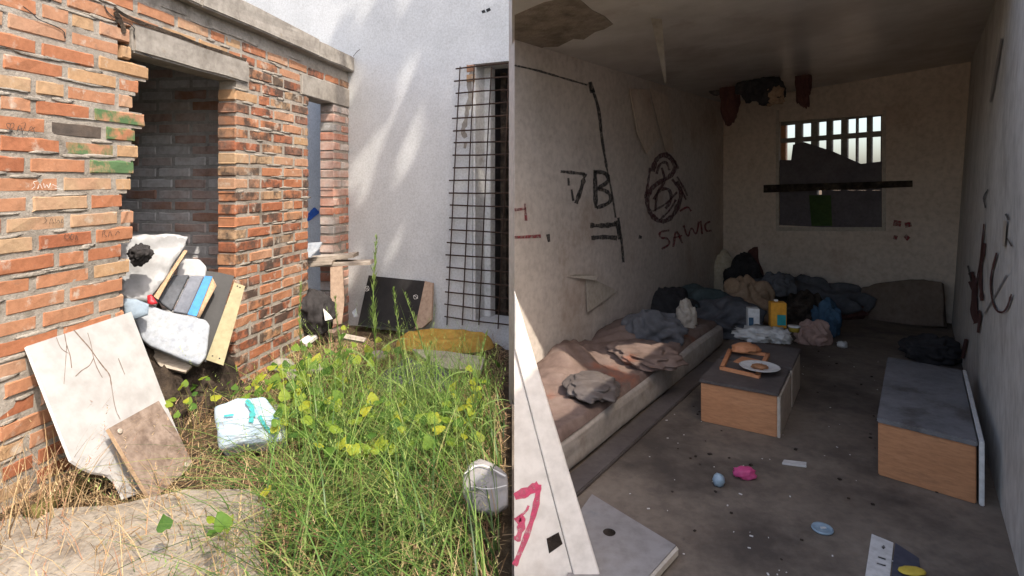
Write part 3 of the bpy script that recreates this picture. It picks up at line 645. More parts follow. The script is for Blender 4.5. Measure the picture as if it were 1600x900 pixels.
lump(m_cloth_dark, 1200, 140, dz_, (.13, .09, .12), 31); lump(m_cloth_tan, 1208, 150, dz_-.04, (.08, .06, .08), 32); lump(m_cloth_maroon, 1255, 130, dz_, (.055, .05, .2), 33)
lump(m_cloth_dark, 1170, 135, dz_+.1, (.09, .07, .12), 34); lump(m_cloth_maroon, 1140, 150, dz_+.35, (.08, .06, .26), 35); lump(m_browntop, 1120, 128, dz_+.5, (.12, .08, .1), 36)
bm = bmesh.new(); tube(bm, [Vector(((x_-800)/F*dz_, dz_, CH-(y_-HZ)/F*dz_)) for x_, y_ in ((1120, 112), (1180, 106), (1235, 103), (1276, 102))], .03, 8); mesh_obj('lath', bm, m_rubbish, hg)

# ------------------------------------------------------------------ furniture and rubbish in the room
NV = Vector((.815, -.58))
def NT(n, t): return NV*n+Dd*t
# mattress along the left wall (near end cut at a slant)
bed = thing('foam_mattress', 'long dirty foam mattress lying along the graffitied wall', 'mattress')
cor = [NT(-1.74, 2.62), NT(-1.17, 1.80), NT(-1.17, 4.35), NT(-1.74, 4.35)]
bm = plate_bm([Vector((q.x, q.y, .15)) for q in cor], Vector((0, 0, -.149)), bev=.035, sub=3, wob=.010); mesh_obj('foam', bm, m_mattress, bed, True)
bm = bmesh.new(); n1, n2 = 36, 110; g = {}
for i in range(n1+1):
    for j in range(n2+1):
        u, v = i/n1, j/n2
        A = cor[0].lerp(cor[1], u*.99); B = cor[3].lerp(cor[2], u*.93); q = A.lerp(B, .02+.97*v)
        k = noise.fractal(Vector((q.x*4, q.y*4, 2)), .6, 2, 5); rdg = 1-2*abs(noise.noise(Vector((q.x*3.1, q.y*3.1, 7))))
        hmp = .09*math.exp(-((v-.18)/.12)**2)*math.exp(-((u-.15)/.3)**2)+.10*math.exp(-((v-.62)/.2)**2)*math.exp(-((u-.35)/.4)**2)
        e = min(u, 1-u, v, 1-v); w_ = noise.noise_vector(Vector((q.x*3, q.y*3, 1))); z = .178+hmp+.010*k+.007*rdg+.012*math.sin(26*q.x+9*w_.x)*(.5+w_.y)+.010*math.sin(34*q.y+11*w_.y+12*q.x)*(.5+w_.z) if e > 0 else .1505
        g[i, j] = bm.verts.new((q.x, q.y, z))
for i in range(n1):
    for j in range(n2): bm.faces.new((g[i, j], g[i+1, j], g[i+1, j+1], g[i, j+1]))
o = mesh_obj('blanket', bm, m_blanket, None, True); tag(o, 'rumpled brown blanket with rusty stain spread over the long mattress', 'blanket')
# thin dark strip on the floor along the mattress
q = NT(-1.06, 1.75)
o = obox('floor_strip', m_browntop, q, Dd, 2.1, .10, .018); tag(o, 'long dark strip lying on the floor beside the mattress', 'board')
# low double chest used as table
bl, br = G(1095, 658), G(1214, 684); dfr = (br-bl); Lw = dfr.length; dd = Vector((-dfr.y, dfr.x, 0)).normalized()
tb = thing('low_chest', 'low orange fronted drawer chest used as a table in the middle of the floor', 'chest', (0, 0, 0))
obox('body', m_orangewood, bl, dfr, Lw, .40, .195, tb)
obox('top_panel', m_browntop, bl-dfr.normalized()*.008-dd*.008, dfr, Lw+.016, .41, .016, tb, z0=.1955)
o = obox('end_panel', m_cream, br+dfr.normalized()*.0005, dfr, .014, .40, .194, tb, .002); o['label'] = 'cream end panel'
tb2 = thing('low_chest', 'second low chest with cream end panel standing behind the orange one under the carton', 'chest')
b2 = bl+dd*.44
obox('body', m_rubbish, b2, dfr, Lw, .42, .195, tb2); obox('top_panel', m_browntop, b2-dfr.normalized()*.006, dfr, Lw+.02, .42, .016, tb2, z0=.1955)
obox('end_panel', m_cream, b2+dfr+dfr.normalized()*.0005, dfr, .014, .36, .194, tb2, .002)
TZ = .2118
# tray frame, plate
tr = thing('tray', 'orange wooden tray frame lying under the white plate', 'tray')
c = [G(1124, 578, TZ), G(1186, 592, TZ), G(1203, 556, TZ), G(1138, 548, TZ)]
for a, b in zip(c, c[1:]+c[:1]): obox('rail', m_tray, a, (b-a), (b-a).length, .022, .016, tr, .002, TZ)
obox('panel', m_tray, G(1146, 566, TZ), (c[1]-c[0]), .1, .12, .006, tr, .001, TZ+.0005)
pc = G(1187, 577, TZ+.017)
pl = thing('plate', 'white round plate with brown leftovers on the orange tray', 'plate', pc)
bm = bmesh.new(); lathe(bm, [(.05, 0), (.055, .003), (.098, .016), (.1, .018), (.094, .018), (.055, .008), (.01, .007)], 0, 0, 0, 32); mesh_obj('dish', bm, m_plate, pl, True)
crumple('food', m_food, Vector((0, 0, .014)), (.04, .035, .012), 3, .3, 3, pl)
o = crumple('plastic_bag', m_bag, G(1185, 530, TZ)+Vector((0, 0, .03)), (.13, .09, .045), 5, .5, 4, floor=TZ); tag(o, 'crumpled white plastic bag on the low chest in front of the carton', 'bag')
o = crumple('plastic_bag', m_bag, G(1215, 533, TZ)+Vector((0, 0, .025)), (.07, .07, .05), 9, .45, 4, floor=TZ); tag(o, 'small knotted translucent bag beside the orange carton base', 'bag')
o = crumple('food_wrapper', m_tray, G(1165, 553, TZ)+Vector((0, 0, .03)), (.08, .05, .03), 19, .3, 3, floor=TZ+.02); tag(o, 'orange crumpled food wrapper beside the white plate', 'wrapper')
cp = G(1216, 512, TZ)
ct = thing('drink_carton', 'tall orange drink carton with teal print on the low chest', 'carton')
obox('body', m_carton, cp-Vector((.05, 0, 0)), (1, -.2), .10, .07, .17, ct, .003, TZ)
obox('print', m_teal, cp-Vector((.012, .0115, 0)), (1, -.2), .055, .002, .07, ct, 0, TZ+.02)
obox('spout', m_plate, cp+Vector((-.01, .03, 0)), (1, 0), .024, .02, .014, ct, .003, TZ+.171)
kp = G(1178, 512, TZ)
mk = thing('milk_carton', 'white carton with blue print beside the orange carton', 'carton')
obox('body', m_plate, kp-Vector((.04, 0, 0)), (1, -.2), .075, .07, .13, mk, .003, TZ); obox('print', m_cloth_jean, kp-Vector((.036, .0035, 0)), (1, -.2), .03, .002, .06, mk, 0, TZ+.01)
yp = G(1241, 518, TZ)
yt = thing('yellow_tub', 'small yellow tub at the edge of the low chest', 'tub', yp)
bm = bmesh.new(); lathe(bm, [(.03, 0), (.036, .03), (.038, .034), (.034, .034), (.03, .01)], 0, 0, 0, 20); mesh_obj('cup', bm, m_yel, yt, True)
bm = bmesh.new(); lathe(bm, [(.039, .030), (.04, .036), (.039, .038)], 0, 0, 0, 20); mesh_obj('rim', bm, m_plate, yt, True)
# right cabinet
cbl = G(1372, 742); df = Vector((.72, -.69, 0)).normalized()*.315; cbr = cbl+df; dl = Vector((Dd.x, Dd.y, 0))
cb = thing('cabinet', 'grey topped cabinet with orange front lying against the streaked wall', 'cabinet')
obox('body', m_orangewood, cbl, df, df.length, 1.0, .215, cb, e=Dd)
obox('top_panel', m_greytop, cbl-df.normalized()*.004-dl*.004, df, df.length+.008, 1.01, .02, cb, z0=.2155, e=Dd)
obox('end_panel', m_plate, cbr+df.normalized()*.008, df, .016, 1.0, .24, cb, .003, e=Dd)
# cushion leaning on the end wall
N_ = Vector((KW.N.x, KW.N.y, -.25)).normalized(); P_ = G(1410, 506)
o = plate('cushion', m_brownfoam, [(1344, 448), (1380, 440), (1440, 436), (1472, 440), (1476, 512), (1410, 508), (1346, 499)], P_, N_, .12, sub=2, wob=.012, bev=.02)
tag(o, 'long brown cushion propped against the end wall under the red blotches', 'cushion')
# heap of clothes at the far end
def heap(name, label, mat, px, py, r, h, seed, cat='clothes', z=0, amp=.4, rz=0):
    p = G(px, py, z); o = cloth(name, mat, p+Vector((0, 0, h*.45)), (r[0], r[1], h*1.12), seed, amp, rz=rz, floor=z)
    return tag(o, label, cat, 'clothes and bedding heaped at the far end of the room')
heap('pillow', 'cream pillow standing against the corner of the graffitied wall', m_cloth_cream, 1131, 462, (.13, .08, .24), .30, 2, 'pillow', amp=.15)
heap('black_coat', 'black coat bunched beside the cream pillow', m_cloth_dark, 1164, 466, (.2, .16, .30), .28, 3)
heap('red_sweater', 'dark red sweater on top of the clothes by the corner', m_cloth_maroon, 1186, 460, (.19, .14, .42), .36, 12)
heap('grey_blanket', 'dark grey blanket sprawled across the far floor under the window', m_cloth_grey, 1250, 486, (.52, .26, .30), .2, 5, 'blanket', rz=-.5)
heap('dark_jacket', 'dark teal jacket crumpled at the far end of the mattress', m_cloth_teal, 1085, 505, (.36, .26, .2), .18, 6)
heap('dark_trousers', 'black trousers bunched along the wall above the mattress end', m_cloth_dark, 1042, 512, (.24, .16, .2), .2, 7)
heap('tan_jumper', 'tan jumper lying on the heap behind the low chest', m_cloth_tan, 1165, 502, (.21, .18, .24), .22, 8)
heap('blue_jeans', 'blue jeans hanging off the heap beside the low chest', m_cloth_jean, 1292, 520, (.09, .13, .2), .16, 9)
heap('brown_bag', 'dark brown bag slumped beside the orange carton', m_rubbish, 1258, 510, (.17, .13, .21), .18, 10, 'bag')
heap('pink_cloth', 'pale pink cloth lying on the floor beside the low chest', m_cloth_pink, 1272, 536, (.12, .09, .10), .1, 11, 'cloth')
heap('maroon_scarf', 'maroon cloth trailing between the jeans and the brown cushion', m_cloth_maroon, 1318, 495, (.19, .14, .12), .12, 13)
heap('grey_sheet', 'crumpled grey sheet at the foot of the brown cushion', m_cloth_grey, 1325, 476, (.22, .14, .24), .2, 14, 'sheet')
heap('white_rag', 'small white rag on the dark jacket', m_cream, 1071, 512, (.07, .06, .07), .12, 15, 'rag', z=.17)
heap('dark_duvet', 'dark rumpled duvet between the mattress end and the low chest', m_cloth_grey, 1125, 515, (.32, .28, .17), .15, 16, 'duvet')
heap('brown_shirt', 'dull brown shirt in the heap between the tan jumper and grey blanket', m_browntop, 1210, 470, (.26, .18, .24), .15, 17, 'shirt')
heap('rust_cloth', 'rust brown cloth crumpled on the mattress beside its outer edge', m_blanket, 1010, 560, (.18, .24, .05), .05, 21, 'cloth', z=.19, amp=.28, rz=.3)
heap('grey_shirt', 'dark grey shirt lying on the mattress near the white rag', m_cloth_grey, 1020, 532, (.2, .16, .07), .12, 22, 'shirt', z=.18, amp=.28)
heap('torn_rag', 'dark brown torn rag on the near half of the mattress', m_browntop, 925, 610, (.13, .17, .035), .04, 23, 'rag', z=.2, amp=.28)
heap('light_towel', 'pale towel lying on top of the dark heap below the window', m_cloth_grey, 1215, 460, (.14, .1, .1), .12, 18, 'towel', z=.22)
p = G(1466, 566)
o = cloth('black_bag', m_cloth_dark, p+Vector((0, .05, .05)), (.17, .14, .11), 21, .35, floor=0); tag(o, 'black bag slumped behind the grey topped cabinet', 'bag')
o = crumple('crumpled_sack', m_cloth_pink, G(1345, 475)+Vector((0, 0, .08)), (.1, .1, .07), 23, .35, 3, floor=0); tag(o, 'brownish crumpled sack next to the brown cushion', 'sack')
# floor litter
o = crumple('pink_wrapper', m_pinkw, G(1163, 746)+Vector((0, 0, .018)), (.04, .032, .022), 31, .45, 3, floor=0); tag(o, 'pink crumpled wrapper on the dirty floor', 'wrapper')
o = crumple('paper_ball', m_can, G(1123, 759)+Vector((0, 0, .022)), (.022, .022, .026), 32, .15, 3, floor=0); tag(o, 'small pale blue ball on the floor next to the pink wrapper', 'paper ball')
p = G(1285, 828); cn = thing('flattened_can', 'flattened pale blue can lid on the floor near the front', 'can', p)
bm = bmesh.new(); lathe(bm, [(.033, .001), (.035, .004), (.033, .009), (.028, .006), (.004, .006)], 0, 0, 0, 24); mesh_obj('lid', bm, m_can, cn, True)
bm = bmesh.new(); box(bm, -.006, .012, -.004, .004, .0065, .009); mesh_obj('pull_tab', bm, m_plate, cn)
lf = thing('leaflet', 'white leaflet with dark and yellow print near the front edge', 'leaflet')
c = [G(1362, 834, .004), G(1396, 848, .004), G(1390, 905, .004), G(1351, 905, .004)]
mesh_obj('sheet', plate_bm(c, Vector((0, 0, -.003))), m_paper, lf)
c = [G(1399, 848, .004), G(1436, 872, .004), G(1440, 905, .004), G(1392, 905, .004)]; mesh_obj('cover', plate_bm(c, Vector((0, 0, -.003))), m_navy, lf)
p = G(1425, 895, .005)
crumple('yellow_cover', m_yel, p+Vector((0, 0, .006)), (.04, .022, .006), 4, .1, 3, lf)
ribbons('print', m_inkblack, [(6, [(1379, 853), (1382, 857)]), (3, [(1372, 870), (1384, 874)]), (3, [(1370, 880), (1384, 884)])], lambda x_, y_, n: G(x_, y_, .0045), 3, lf)
c = [G(1222, 723, .008), G(1260, 728, .008), G(1260, 722, .008), G(1225, 718, .008)]
tag(mesh_obj('paper_slip', plate_bm(c, Vector((0, 0, -.007))), m_paper), 'narrow white paper slip on the floor before the cabinet', 'paper slip')
o = crumple('white_scrap', m_paper, G(1316, 543)+Vector((0, 0, .02)), (.035, .03, .025), 41, .4, 3, floor=0); tag(o, 'white scrap on the floor right of the pink cloth', 'scrap')
bm = bmesh.new()
for k in range(70):
    n_, t_ = R.uniform(-1.0, .15), R.uniform(1.3, 4.6)
    if k % 3: n_, t_ = R.gauss(-.55, .25), R.gauss(2.2, .45)
    q = NT(n_, t_)
    if q.x < .06 or n_ > .2 or n_ < -1.05: continue
    s = R.uniform(.001, .0026); box(bm, -s*R.uniform(1, 4), s, -s, s, 0, s*.9, Matrix.Translation((q.x, q.y, .0005)) @ Matrix.Rotation(R.uniform(0, 6), 4, 'Z'))
tag(mesh_obj('floor_crumbs', bm, m_paper), None, None, kind='stuff')
bm = bmesh.new()
for k in range(80):
    n_, t_ = R.uniform(-1.0, .15), R.uniform(1.3, 4.6); q = NT(n_, t_)
    if q.x < .06: continue
    s = R.uniform(.002, .006); box(bm, -s*R.uniform(1, 2), s, -s, s, 0, s*.8, Matrix.Translation((q.x, q.y, .0005)) @ Matrix.Rotation(R.uniform(0, 6), 4, 'Z'))
tag(mesh_obj('dirt_clods', bm, m_rubbish), None, None, kind='stuff')
# grey panel lying near the front
pan = thing('fallen_panel', 'grey scuffed panel with pale edge lying on the floor by the doorway', 'panel')
c = [G(925, 772, .03), G(1056, 852, .03), G(1000, 915, .03), G(880, 930, .03), G(905, 800, .03)]
mesh_obj('board', plate_bm(c, Vector((0, 0, -.018))), m_skirt, pan)
mesh_obj('edge_strip', plate_bm([G(1057, 853, .031), G(1060, 858, .031), G(1006, 918, .031), G(1001, 915, .031)], Vector((0, 0, -.02))), m_cream, pan)
mesh_obj('batten', plate_bm([G(940, 800, .011), G(1010, 850, .011), G(985, 905, .011), G(900, 900, .011)], Vector((0, 0, -.010))), m_oldwood, pan)
bm = bmesh.new(); p = G(952, 832, .0303); lathe(bm, [(.02, 0), (.021, .001), (.012, .0012), (.002, .001)], p.x, p.y, .0303, 20); mesh_obj('ring_mark', bm, m_rubbish, pan)
# white broken door in the foreground
dr = thing('broken_door', 'white slanted door remnant with pink graffiti in the foreground', 'door')
Pd, Nd = Vector((0, 1.72, 0)), Vector((0, 1, 0))
yb = HZ+CH*F/1.72
plate('stile', m_wpaint, [(804, 456), (935+(yb-890)*.3, yb), (893+(yb-890)*.3, yb), (804, 545)], Pd, Nd, .03, dr, bev=.003)
plate('panel', m_wpaint, [(803.5, 546), (892+(yb-890)*.3, yb), (803.5, yb)], Pd+Nd*.008, Nd, .015, dr)
df_ = lambda x_, y_, n: hit(x_, y_, Pd+Nd*.008-Nd*n, Nd)
ribbons('graffiti', m_inkpink, [(17, [(804, 776), (825, 768), (842, 758)]), (12, [(842, 757), (838, 790), (826, 830), (804, 884)]), (5, [(804, 812), (822, 800), (826, 790)]), (14, [(806, 815), (818, 806), (812, 836), (806, 845)])], df_, 8, dr)
plate('latch_hole', m_rubbish, [(854, 842), (873, 832), (879, 850), (858, 865)], Pd+Nd*.0065, Nd, .004, dr)
# things fixed to or streaked on the right wall
def rwf(px, py, n):
    r = Vector(((px-800)/F, 1, -(py-HZ)/F)).normalized(); l, nn, _, _ = RW_TREE.ray_cast(Vector((0, 0, CH)), r)
    if l is None: a = RW.sz(px, py); return RW.w(a[0], a[1], n)
    return l+(nn if nn.dot(r) < 0 else -nn)*n
ribbons('rust_stain', m_cloth_maroon, [(12, [(1518, 425), (1526, 450), (1520, 480), (1528, 505)]), (7, [(1540, 380), (1532, 430), (1536, 470)])], rwf, 10, room, .004)
ribbons('peeled_strip', m_skirt, [(5, [(1567, 60), (1558, 110), (1549, 160)]), (3, [(1575, 430), (1540, 490)])], rwf, 10, room, .004)
ribbons('socket_mark', m_inkblack, [(5, [(1574, 334), (1579, 344)]), (3, [(1576, 372), (1584, 385)]), (3, [(1546, 296), (1538, 308), (1542, 325)]), (4, [(1514, 415), (1520, 440)])], rwf, 8, room, .005)
ribbons('red_scrawl', m_cloth_maroon, [(4, [(1560, 395), (1548, 440), (1556, 486), (1574, 490), (1584, 460)]), (5, [(1516, 440), (1530, 470), (1522, 500), (1536, 480), (1530, 520)]), (7, [(1524, 455), (1528, 490)]), (3, [(1540, 350), (1534, 410), (1526, 450)]), (8, [(1512, 530), (1505, 560)])], rwf, 4, room, .006)
ribbons('pipe_mark', m_cream, [(7, [(1574, 345), (1572, 385)])], rwf, 4, room, .007)

# ------------------------------------------------------------------ things in the yard
# cream panel leaning on the brick wall
n1 = BW.N*-1.0                             # out of the wall, towards the yard
def lean_plane(n_ground, z_top, n_top=.02):
    A = BW.w(0, 0, n_ground); v = BW.w(0, z_top, n_top)-A
    N = Vector((BW.d.x, BW.d.y, 0)).cross(v).normalized()
    if N.y < 0 and N.x > 0: N = -N
    if N.dot(Vector((-.6, .8, 0))) < 0: N = -N
    return A, N
A, N = lean_plane(.37, .575)
pn = thing('marbled_panel', 'large cream panel with brown crack veins leaning on the brick wall', 'panel')
plate('board', m_panel, [(42, 541), (205, 487), (232, 558), (264, 642), (300, 728), (272, 752), (200, 777), (194, 779), (188, 765), (180, 751), (171, 743), (160, 740), (146, 738), (130, 731), (112, 719), (108, 710)], A, N, .014, pn, m_edge)
pf = lambda x_, y_, n: hit(x_, y_, A-N*n, N)
ribbons('vein', m_vein, [(2.2, [(115, 515), (128, 530), (140, 543), (150, 558), (162, 574), (172, 585), (174, 602)]), (1.3, [(137, 520), (143, 540), (146, 560), (152, 576), (160, 590)]), (1.6, [(101, 522), (104, 540), (110, 555), (112, 575)]), (1, [(88, 527), (95, 545), (107, 552)]), (1.4, [(146, 560), (140, 572), (128, 578), (118, 588)]), (1, [(185, 560), (195, 585)]), (1, [(104, 540), (103, 560), (100, 600)]), (1, [(174, 600), (180, 640), (188, 655)])], pf, 1.6, pn, .001)
A2, N2 = lean_plane(.47, .62, .06)
ch = thing('chipboard_piece', 'small brown chipboard offcut leaning on the large cream panel', 'chipboard')
plate('board', m_chip, [(170, 669), (248, 626), (280, 680), (302, 726), (237, 782)], A2, N2, .018, ch, m_chipedge)
for px in ((187, 674), (291, 726)):
    q = hit(*px, A2-N2*.002, N2); bm = bmesh.new(); lathe(bm, [(.011, 0), (.011, .004), (.007, .006), (.002, .005)], 0, 0, 0, 14)
    bmesh.ops.transform(bm, matrix=Matrix.Translation(q) @ (-N2).to_track_quat('Z', 'Y').to_matrix().to_4x4(), verts=bm.verts); mesh_obj('screw_cap', bm, m_oldwood, ch, True)
# rubbish heap in the wide doorway
hp = BW.w(sL(285), 0, .0)
tag(mound('rubbish_heap', m_rubbish, hp.x-.25, hp.y+.1, .42, .55, .36, 3, 40, BW.rz-math.pi/2, -.02, None, .5, 6), 'dark rubbish heap filling the foot of the wide brick doorway', 'rubbish')
def fp(px, py, d, lean=.35, yaw=.35):      # plane facing the yard, leaning back, through the ray of a pixel at depth d
    P = Vector(((px-800)/F*d, d, CH-(py-HZ)/F*d)); return P, Vector((-math.sin(yaw), math.cos(yaw), -lean)).normalized()
GRP = 'boards and foam dumped in the wide brick doorway'
P, N_ = fp(240, 420, 3.02, .3, .5)
o = plate('plastic_sheet', m_plastic, [(180, 374), (225, 366), (294, 369), (282, 396), (262, 430), (231, 470), (190, 466)], P, N_, .006, sub=4, wob=.016, seed=3)
tag(o, 'grey white sheet of crumpled plastic topmost in the wide brick doorway', 'plastic sheet', GRP)
P, N_ = fp(205, 400, 2.78, .2, .5)
o = cloth('black_bag', m_cloth_dark, P+Vector((-.01, .08, 0)), (.05, .05, .05), 5, .4); tag(o, 'black scrap tucked under the plastic sheet at the broken brick edge', 'scrap', GRP)
P, N_ = fp(265, 430, 3.06, .3, .5)
o = plate('wood_strip', m_chipedge, [(240, 463), (288, 390), (293, 392), (268, 430), (247, 468)], P, N_, .03); tag(o, 'thin splintered wood strip under the edge of the plastic sheet', 'wood strip', GRP)
P, N_ = fp(300, 410, 3.25, .4, .5)
o = plate('seat_pad', m_plastic, [(277, 416), (288, 403), (312, 404), (323, 416), (323, 434), (274, 434)], P, N_, .05, bev=.015); tag(o, 'white rounded pad behind the grey foam slabs', 'pad', GRP)
P, N_ = fp(270, 455, 3.1, .45, .5)
o = plate('foam_slab', m_grey, [(245, 468), (271, 430), (296, 429), (268, 486)], P, N_, .03, bev=.005); tag(o, 'darker of the two grey foam slabs in the doorway', 'foam slab', GRP)
P, N_ = fp(295, 460, 3.1, .45, .5)
o = plate('foam_slab', m_grey2, [(270, 487), (297, 431), (319, 431), (293, 491)], P, N_, .03, bev=.005); tag(o, 'paler grey foam slab beside the blue board', 'foam slab', GRP)
P, N_ = fp(310, 460, 3.1, .45, .5)
o = plate('blue_board', m_blue, [(293, 491), (320, 431), (332, 432), (307, 494)], P, N_, .012); tag(o, 'bright blue board edge between grey foam and chipboard', 'board', GRP)
P, N_ = fp(318, 470, 3.11, .45, .6)
o = plate('chipboard_piece', m_chipedge, [(306, 494), (332, 433), (338, 446), (312, 496)], P, N_, .02, sub=1, wob=.004); tag(o, 'frayed chipboard edge behind the blue board', 'chipboard', GRP)
P, N_ = fp(340, 480, 3.2, .45, .5)
o = plate('black_board', m_black, [(308, 505), (322, 423), (344, 426), (366, 431), (334, 535), (322, 566), (312, 562)], P, N_, .016, edge=m_chip); tag(o, 'black board leaning on the pillar between blue board and khaki plank', 'board', GRP)
P, N_ = fp(355, 500, 3.14, .4, .5)
kk = thing('khaki_plank', 'khaki plank with screw holes leaning on the brick pillar', 'plank', group=GRP)
plate('plank', m_khaki, [(366, 441), (383, 447), (349, 571), (322, 562)], P, N_, .02, kk, m_chipedge)
for px in ((371, 447), (375, 449), (332, 556), (343, 560)):
    q = hit(*px, P-N_*.001, N_); bm = bmesh.new(); lathe(bm, [(.004, 0), (.004, .001)], 0, 0, 0, 8); bmesh.ops.transform(bm, matrix=Matrix.Translation(q) @ (-N_).to_track_quat('Z', 'Y').to_matrix().to_4x4(), verts=bm.verts); mesh_obj('screw_hole', bm, m_inkblack, kk)
P, N_ = fp(275, 530, 2.92, .55, .55)
o = plate('foam_block', m_foam, [(208, 497), (222, 482), (236, 478), (280, 490), (320, 498), (328, 508), (327, 530), (322, 556), (312, 571), (270, 556), (236, 541), (222, 530)], P, N_, .05, sub=2, wob=.006, bev=.014); tag(o, 'white rounded foam block spilling out of the doorway', 'foam block', GRP)
P, N_ = fp(212, 485, 2.8, .4, .5)
o = plate('grey_cloth', m_bluegrey, [(192, 468), (212, 470), (231, 476), (229, 492), (205, 498), (194, 492)], P, N_, .02, sub=2, wob=.012); tag(o, 'blue grey cloth scrap between broken bricks and foam block', 'cloth', GRP)
P, N_ = fp(234, 467, 2.93, .4, .5)
o = plate('red_scrap', m_red, [(230, 461), (236, 459), (241, 466), (246, 474), (238, 477), (231, 475)], P, N_, .006, sub=2, wob=.006); tag(o, 'small red plastic scrap under the plastic sheet', 'scrap', GRP)
P, N_ = fp(270, 560, 2.95, .8, .5)
o = plate('brown_board', m_oldwood, [(232, 545), (262, 552), (300, 572), (290, 582), (250, 572)], P, N_, .02); tag(o, 'brown board end under the white foam block', 'board', GRP)
# nappy pack in the grass
pk = thing('nappy_pack', 'white and teal plastic nappy pack lying in the grass', 'package')
P, N_ = fp(390, 655, 2.55, .9, .15)
plate('pack', m_pack, [(333, 632), (372, 622), (411, 617), (425, 640), (446, 666), (440, 688), (392, 690), (343, 700), (336, 665)], P, N_, .12, pk, sub=3, wob=.014, bev=.02)
kf = lambda x_, y_, n: hit(x_, y_, P-N_*(n+.006), N_)
ribbons('print', m_teal, [(10, [(385, 625), (396, 640), (392, 660)]), (8, [(405, 650), (415, 668), (430, 680)]), (4, [(350, 650), (365, 648)])], kf, 6, pk, .004)
# black board leaning on the white wall with its wooden edge
bb = thing('black_board', 'black board with light wooden edge leaning on the white building', 'board')
A3 = WW.w(0, 0, .16); N3 = Vector((WW.N.x, WW.N.y, -.3)).normalized()
plate('board', m_black, [(576, 430), (590, 432), (662, 439), (675, 443), (652, 505), (640, 515), (559, 508)], A3, N3, .012, bb)
plate('edge_board', m_barewood, [(664, 439), (676, 442), (674, 500), (660, 512), (648, 514)], A3-N3*.004, N3, .02, bb)
bf = lambda x_, y_, n: hit(x_, y_, A3-N3*n, N3)
ribbons('print', m_edge, [(.8, [(570, 449), (576, 446), (577, 453), (571, 456), (570, 449)]), (.8, [(571, 449), (577, 454)]), (.8, [(576, 447), (571, 455)]), (.8, [(646, 462), (652, 460), (653, 466), (647, 468), (646, 462)]), (.8, [(647, 462), (653, 466)])], bf, .8, bb, .001)
# shelf planks in the narrow doorway
P = BW.w(sL(505), 0, .10); N_ = Vector((0, 1, 0))
sh = thing('shelf_planks', 'weathered planks wedged across the narrow doorway', 'planks')
for pts, dy in (([(474, 404), (552, 397), (552, 403), (474, 411)], 0), ([(474, 412), (577, 409), (578, 414), (474, 418)], -.03), ([(470, 411), (520, 407), (518, 413), (470, 419)], -.06)):
    plate('plank', m_oldwood, pts, P+Vector((0, dy, 0)), N_, .16, sh)
P, N_ = fp(490, 390, 4.45, 1.2, -.2)
o = plate('white_board', m_foam, [(474, 380), (503, 378), (498, 388), (484, 402), (474, 404)], P, N_, .012); tag(o, 'small white board resting on the shelf planks', 'board')
o = crumple('black_bag', m_cloth_dark, fp(492, 490, 4.3)[0], (.13, .1, .16), 8, .3, 4, floor=0); tag(o, 'black rubbish bag at the foot of the narrow doorway', 'bag')
P, N_ = fp(527, 460, 4.42, .1, .2)
o = plate('wood_post', m_barewood, [(516, 418), (535, 416), (538, 470), (534, 506), (517, 506)], P, N_, .04); tag(o, 'short bare wood board standing against the brick pier', 'board')
P = G(490, 528, .06)
o = plate('white_plank', m_edge, [(468, 532), (505, 508), (511, 513), (477, 538)], P, Vector((0, .3, -1)).normalized(), .025); tag(o, 'short white plank lying before the brick pillar', 'plank')
P = G(512, 492, .1)
o = plate('tile_scrap', m_edge, [(505, 482), (514, 490), (520, 498), (508, 501)], fp(512, 492, 4.2)[0], fp(512, 492, 4.2)[1], .01); tag(o, 'white tile scrap beside the black rubbish bag', 'tile')
o = plate('tile_scrap', m_foam, [(550, 488), (556, 481), (559, 494), (553, 496)], fp(555, 488, 4.5)[0], fp(555, 488, 4.5)[1], .01); tag(o, 'white tile scrap beside the black board', 'tile')
# yellow foam mat, planks, purple cloth
P = G(695, 540)
bm = bmesh.new(); g = {}
for i in range(41):
    for j in range(21):
        u, v = i/20-1, j/10-1; a = u*(1-v*v*.5)**.5; b = v*(1-u*u*.5)**.5; d = max(0, 1-a*a-b*b)
        z = .085*min(1, d*3)**.6*(1-.45*math.exp(-((a+.05)/.45)**2-(b/.5)**2))+.012*noise.noise(Vector((a*4, b*4, 1)))
        g[i, j] = bm.verts.new((P.x+a*.36+b*.05, P.y+b*.2-a*.05, max(.0, z)))
for i in range(40):
    for j in range(20): bm.faces.new((g[i, j], g[i+1, j], g[i+1, j+1], g[i, j+1]))
tag(mesh_obj('foam_mat', bm, m_yellow, None, True), 'ochre yellow foam mat sagging in the middle before the barred doorway', 'foam mat')
P, N_ = fp(700, 565, 3.6, 2.2, 0)
o = plate('pale_plank', m_oldwood, [(644, 545), (700, 549), (758, 558), (752, 578), (700, 576), (672, 566)], P, N_, .03); tag(o, 'pale flat plank lying in front of the yellow foam mat', 'plank')
o = mound('purple_cloth', m_purple, *G(648, 592, .0).xy, .24, .14, .085, 6, 40, 0, -.01, None, .7, 7); tag(o, 'dark purple cloth bundled in the weeds before the pale plank', 'cloth')
P, N_ = fp(560, 530, 3.9, 1.5, 0)
o = plate('grey_plank', m_oldwood, [(535, 520), (572, 528), (568, 534), (530, 527)], P, N_, .02); tag(o, 'small grey plank lying before the black board', 'plank')
# white plastic lid in the grass on the right
P, N_ = fp(755, 755, 2.1, 1.3, -.1)
wl = thing('plastic_tub', 'grey white plastic tub lying half hidden in the grass at the right', 'tub')
plate('tub', m_skirt, [(723, 738), (735, 722), (750, 716), (775, 724), (794, 740), (794, 790), (770, 800), (735, 795), (722, 770)], P, N_, .03, wl, sub=2, wob=.006, bev=.006)
ribbons('rim', m_edge, [(3, [(726, 740), (750, 722), (790, 744)]), (2, [(735, 760), (765, 765), (792, 758)])], lambda x_, y_, n: hit(x_, y_, P-N_*(n+.01), N_), 3, wl, .006)
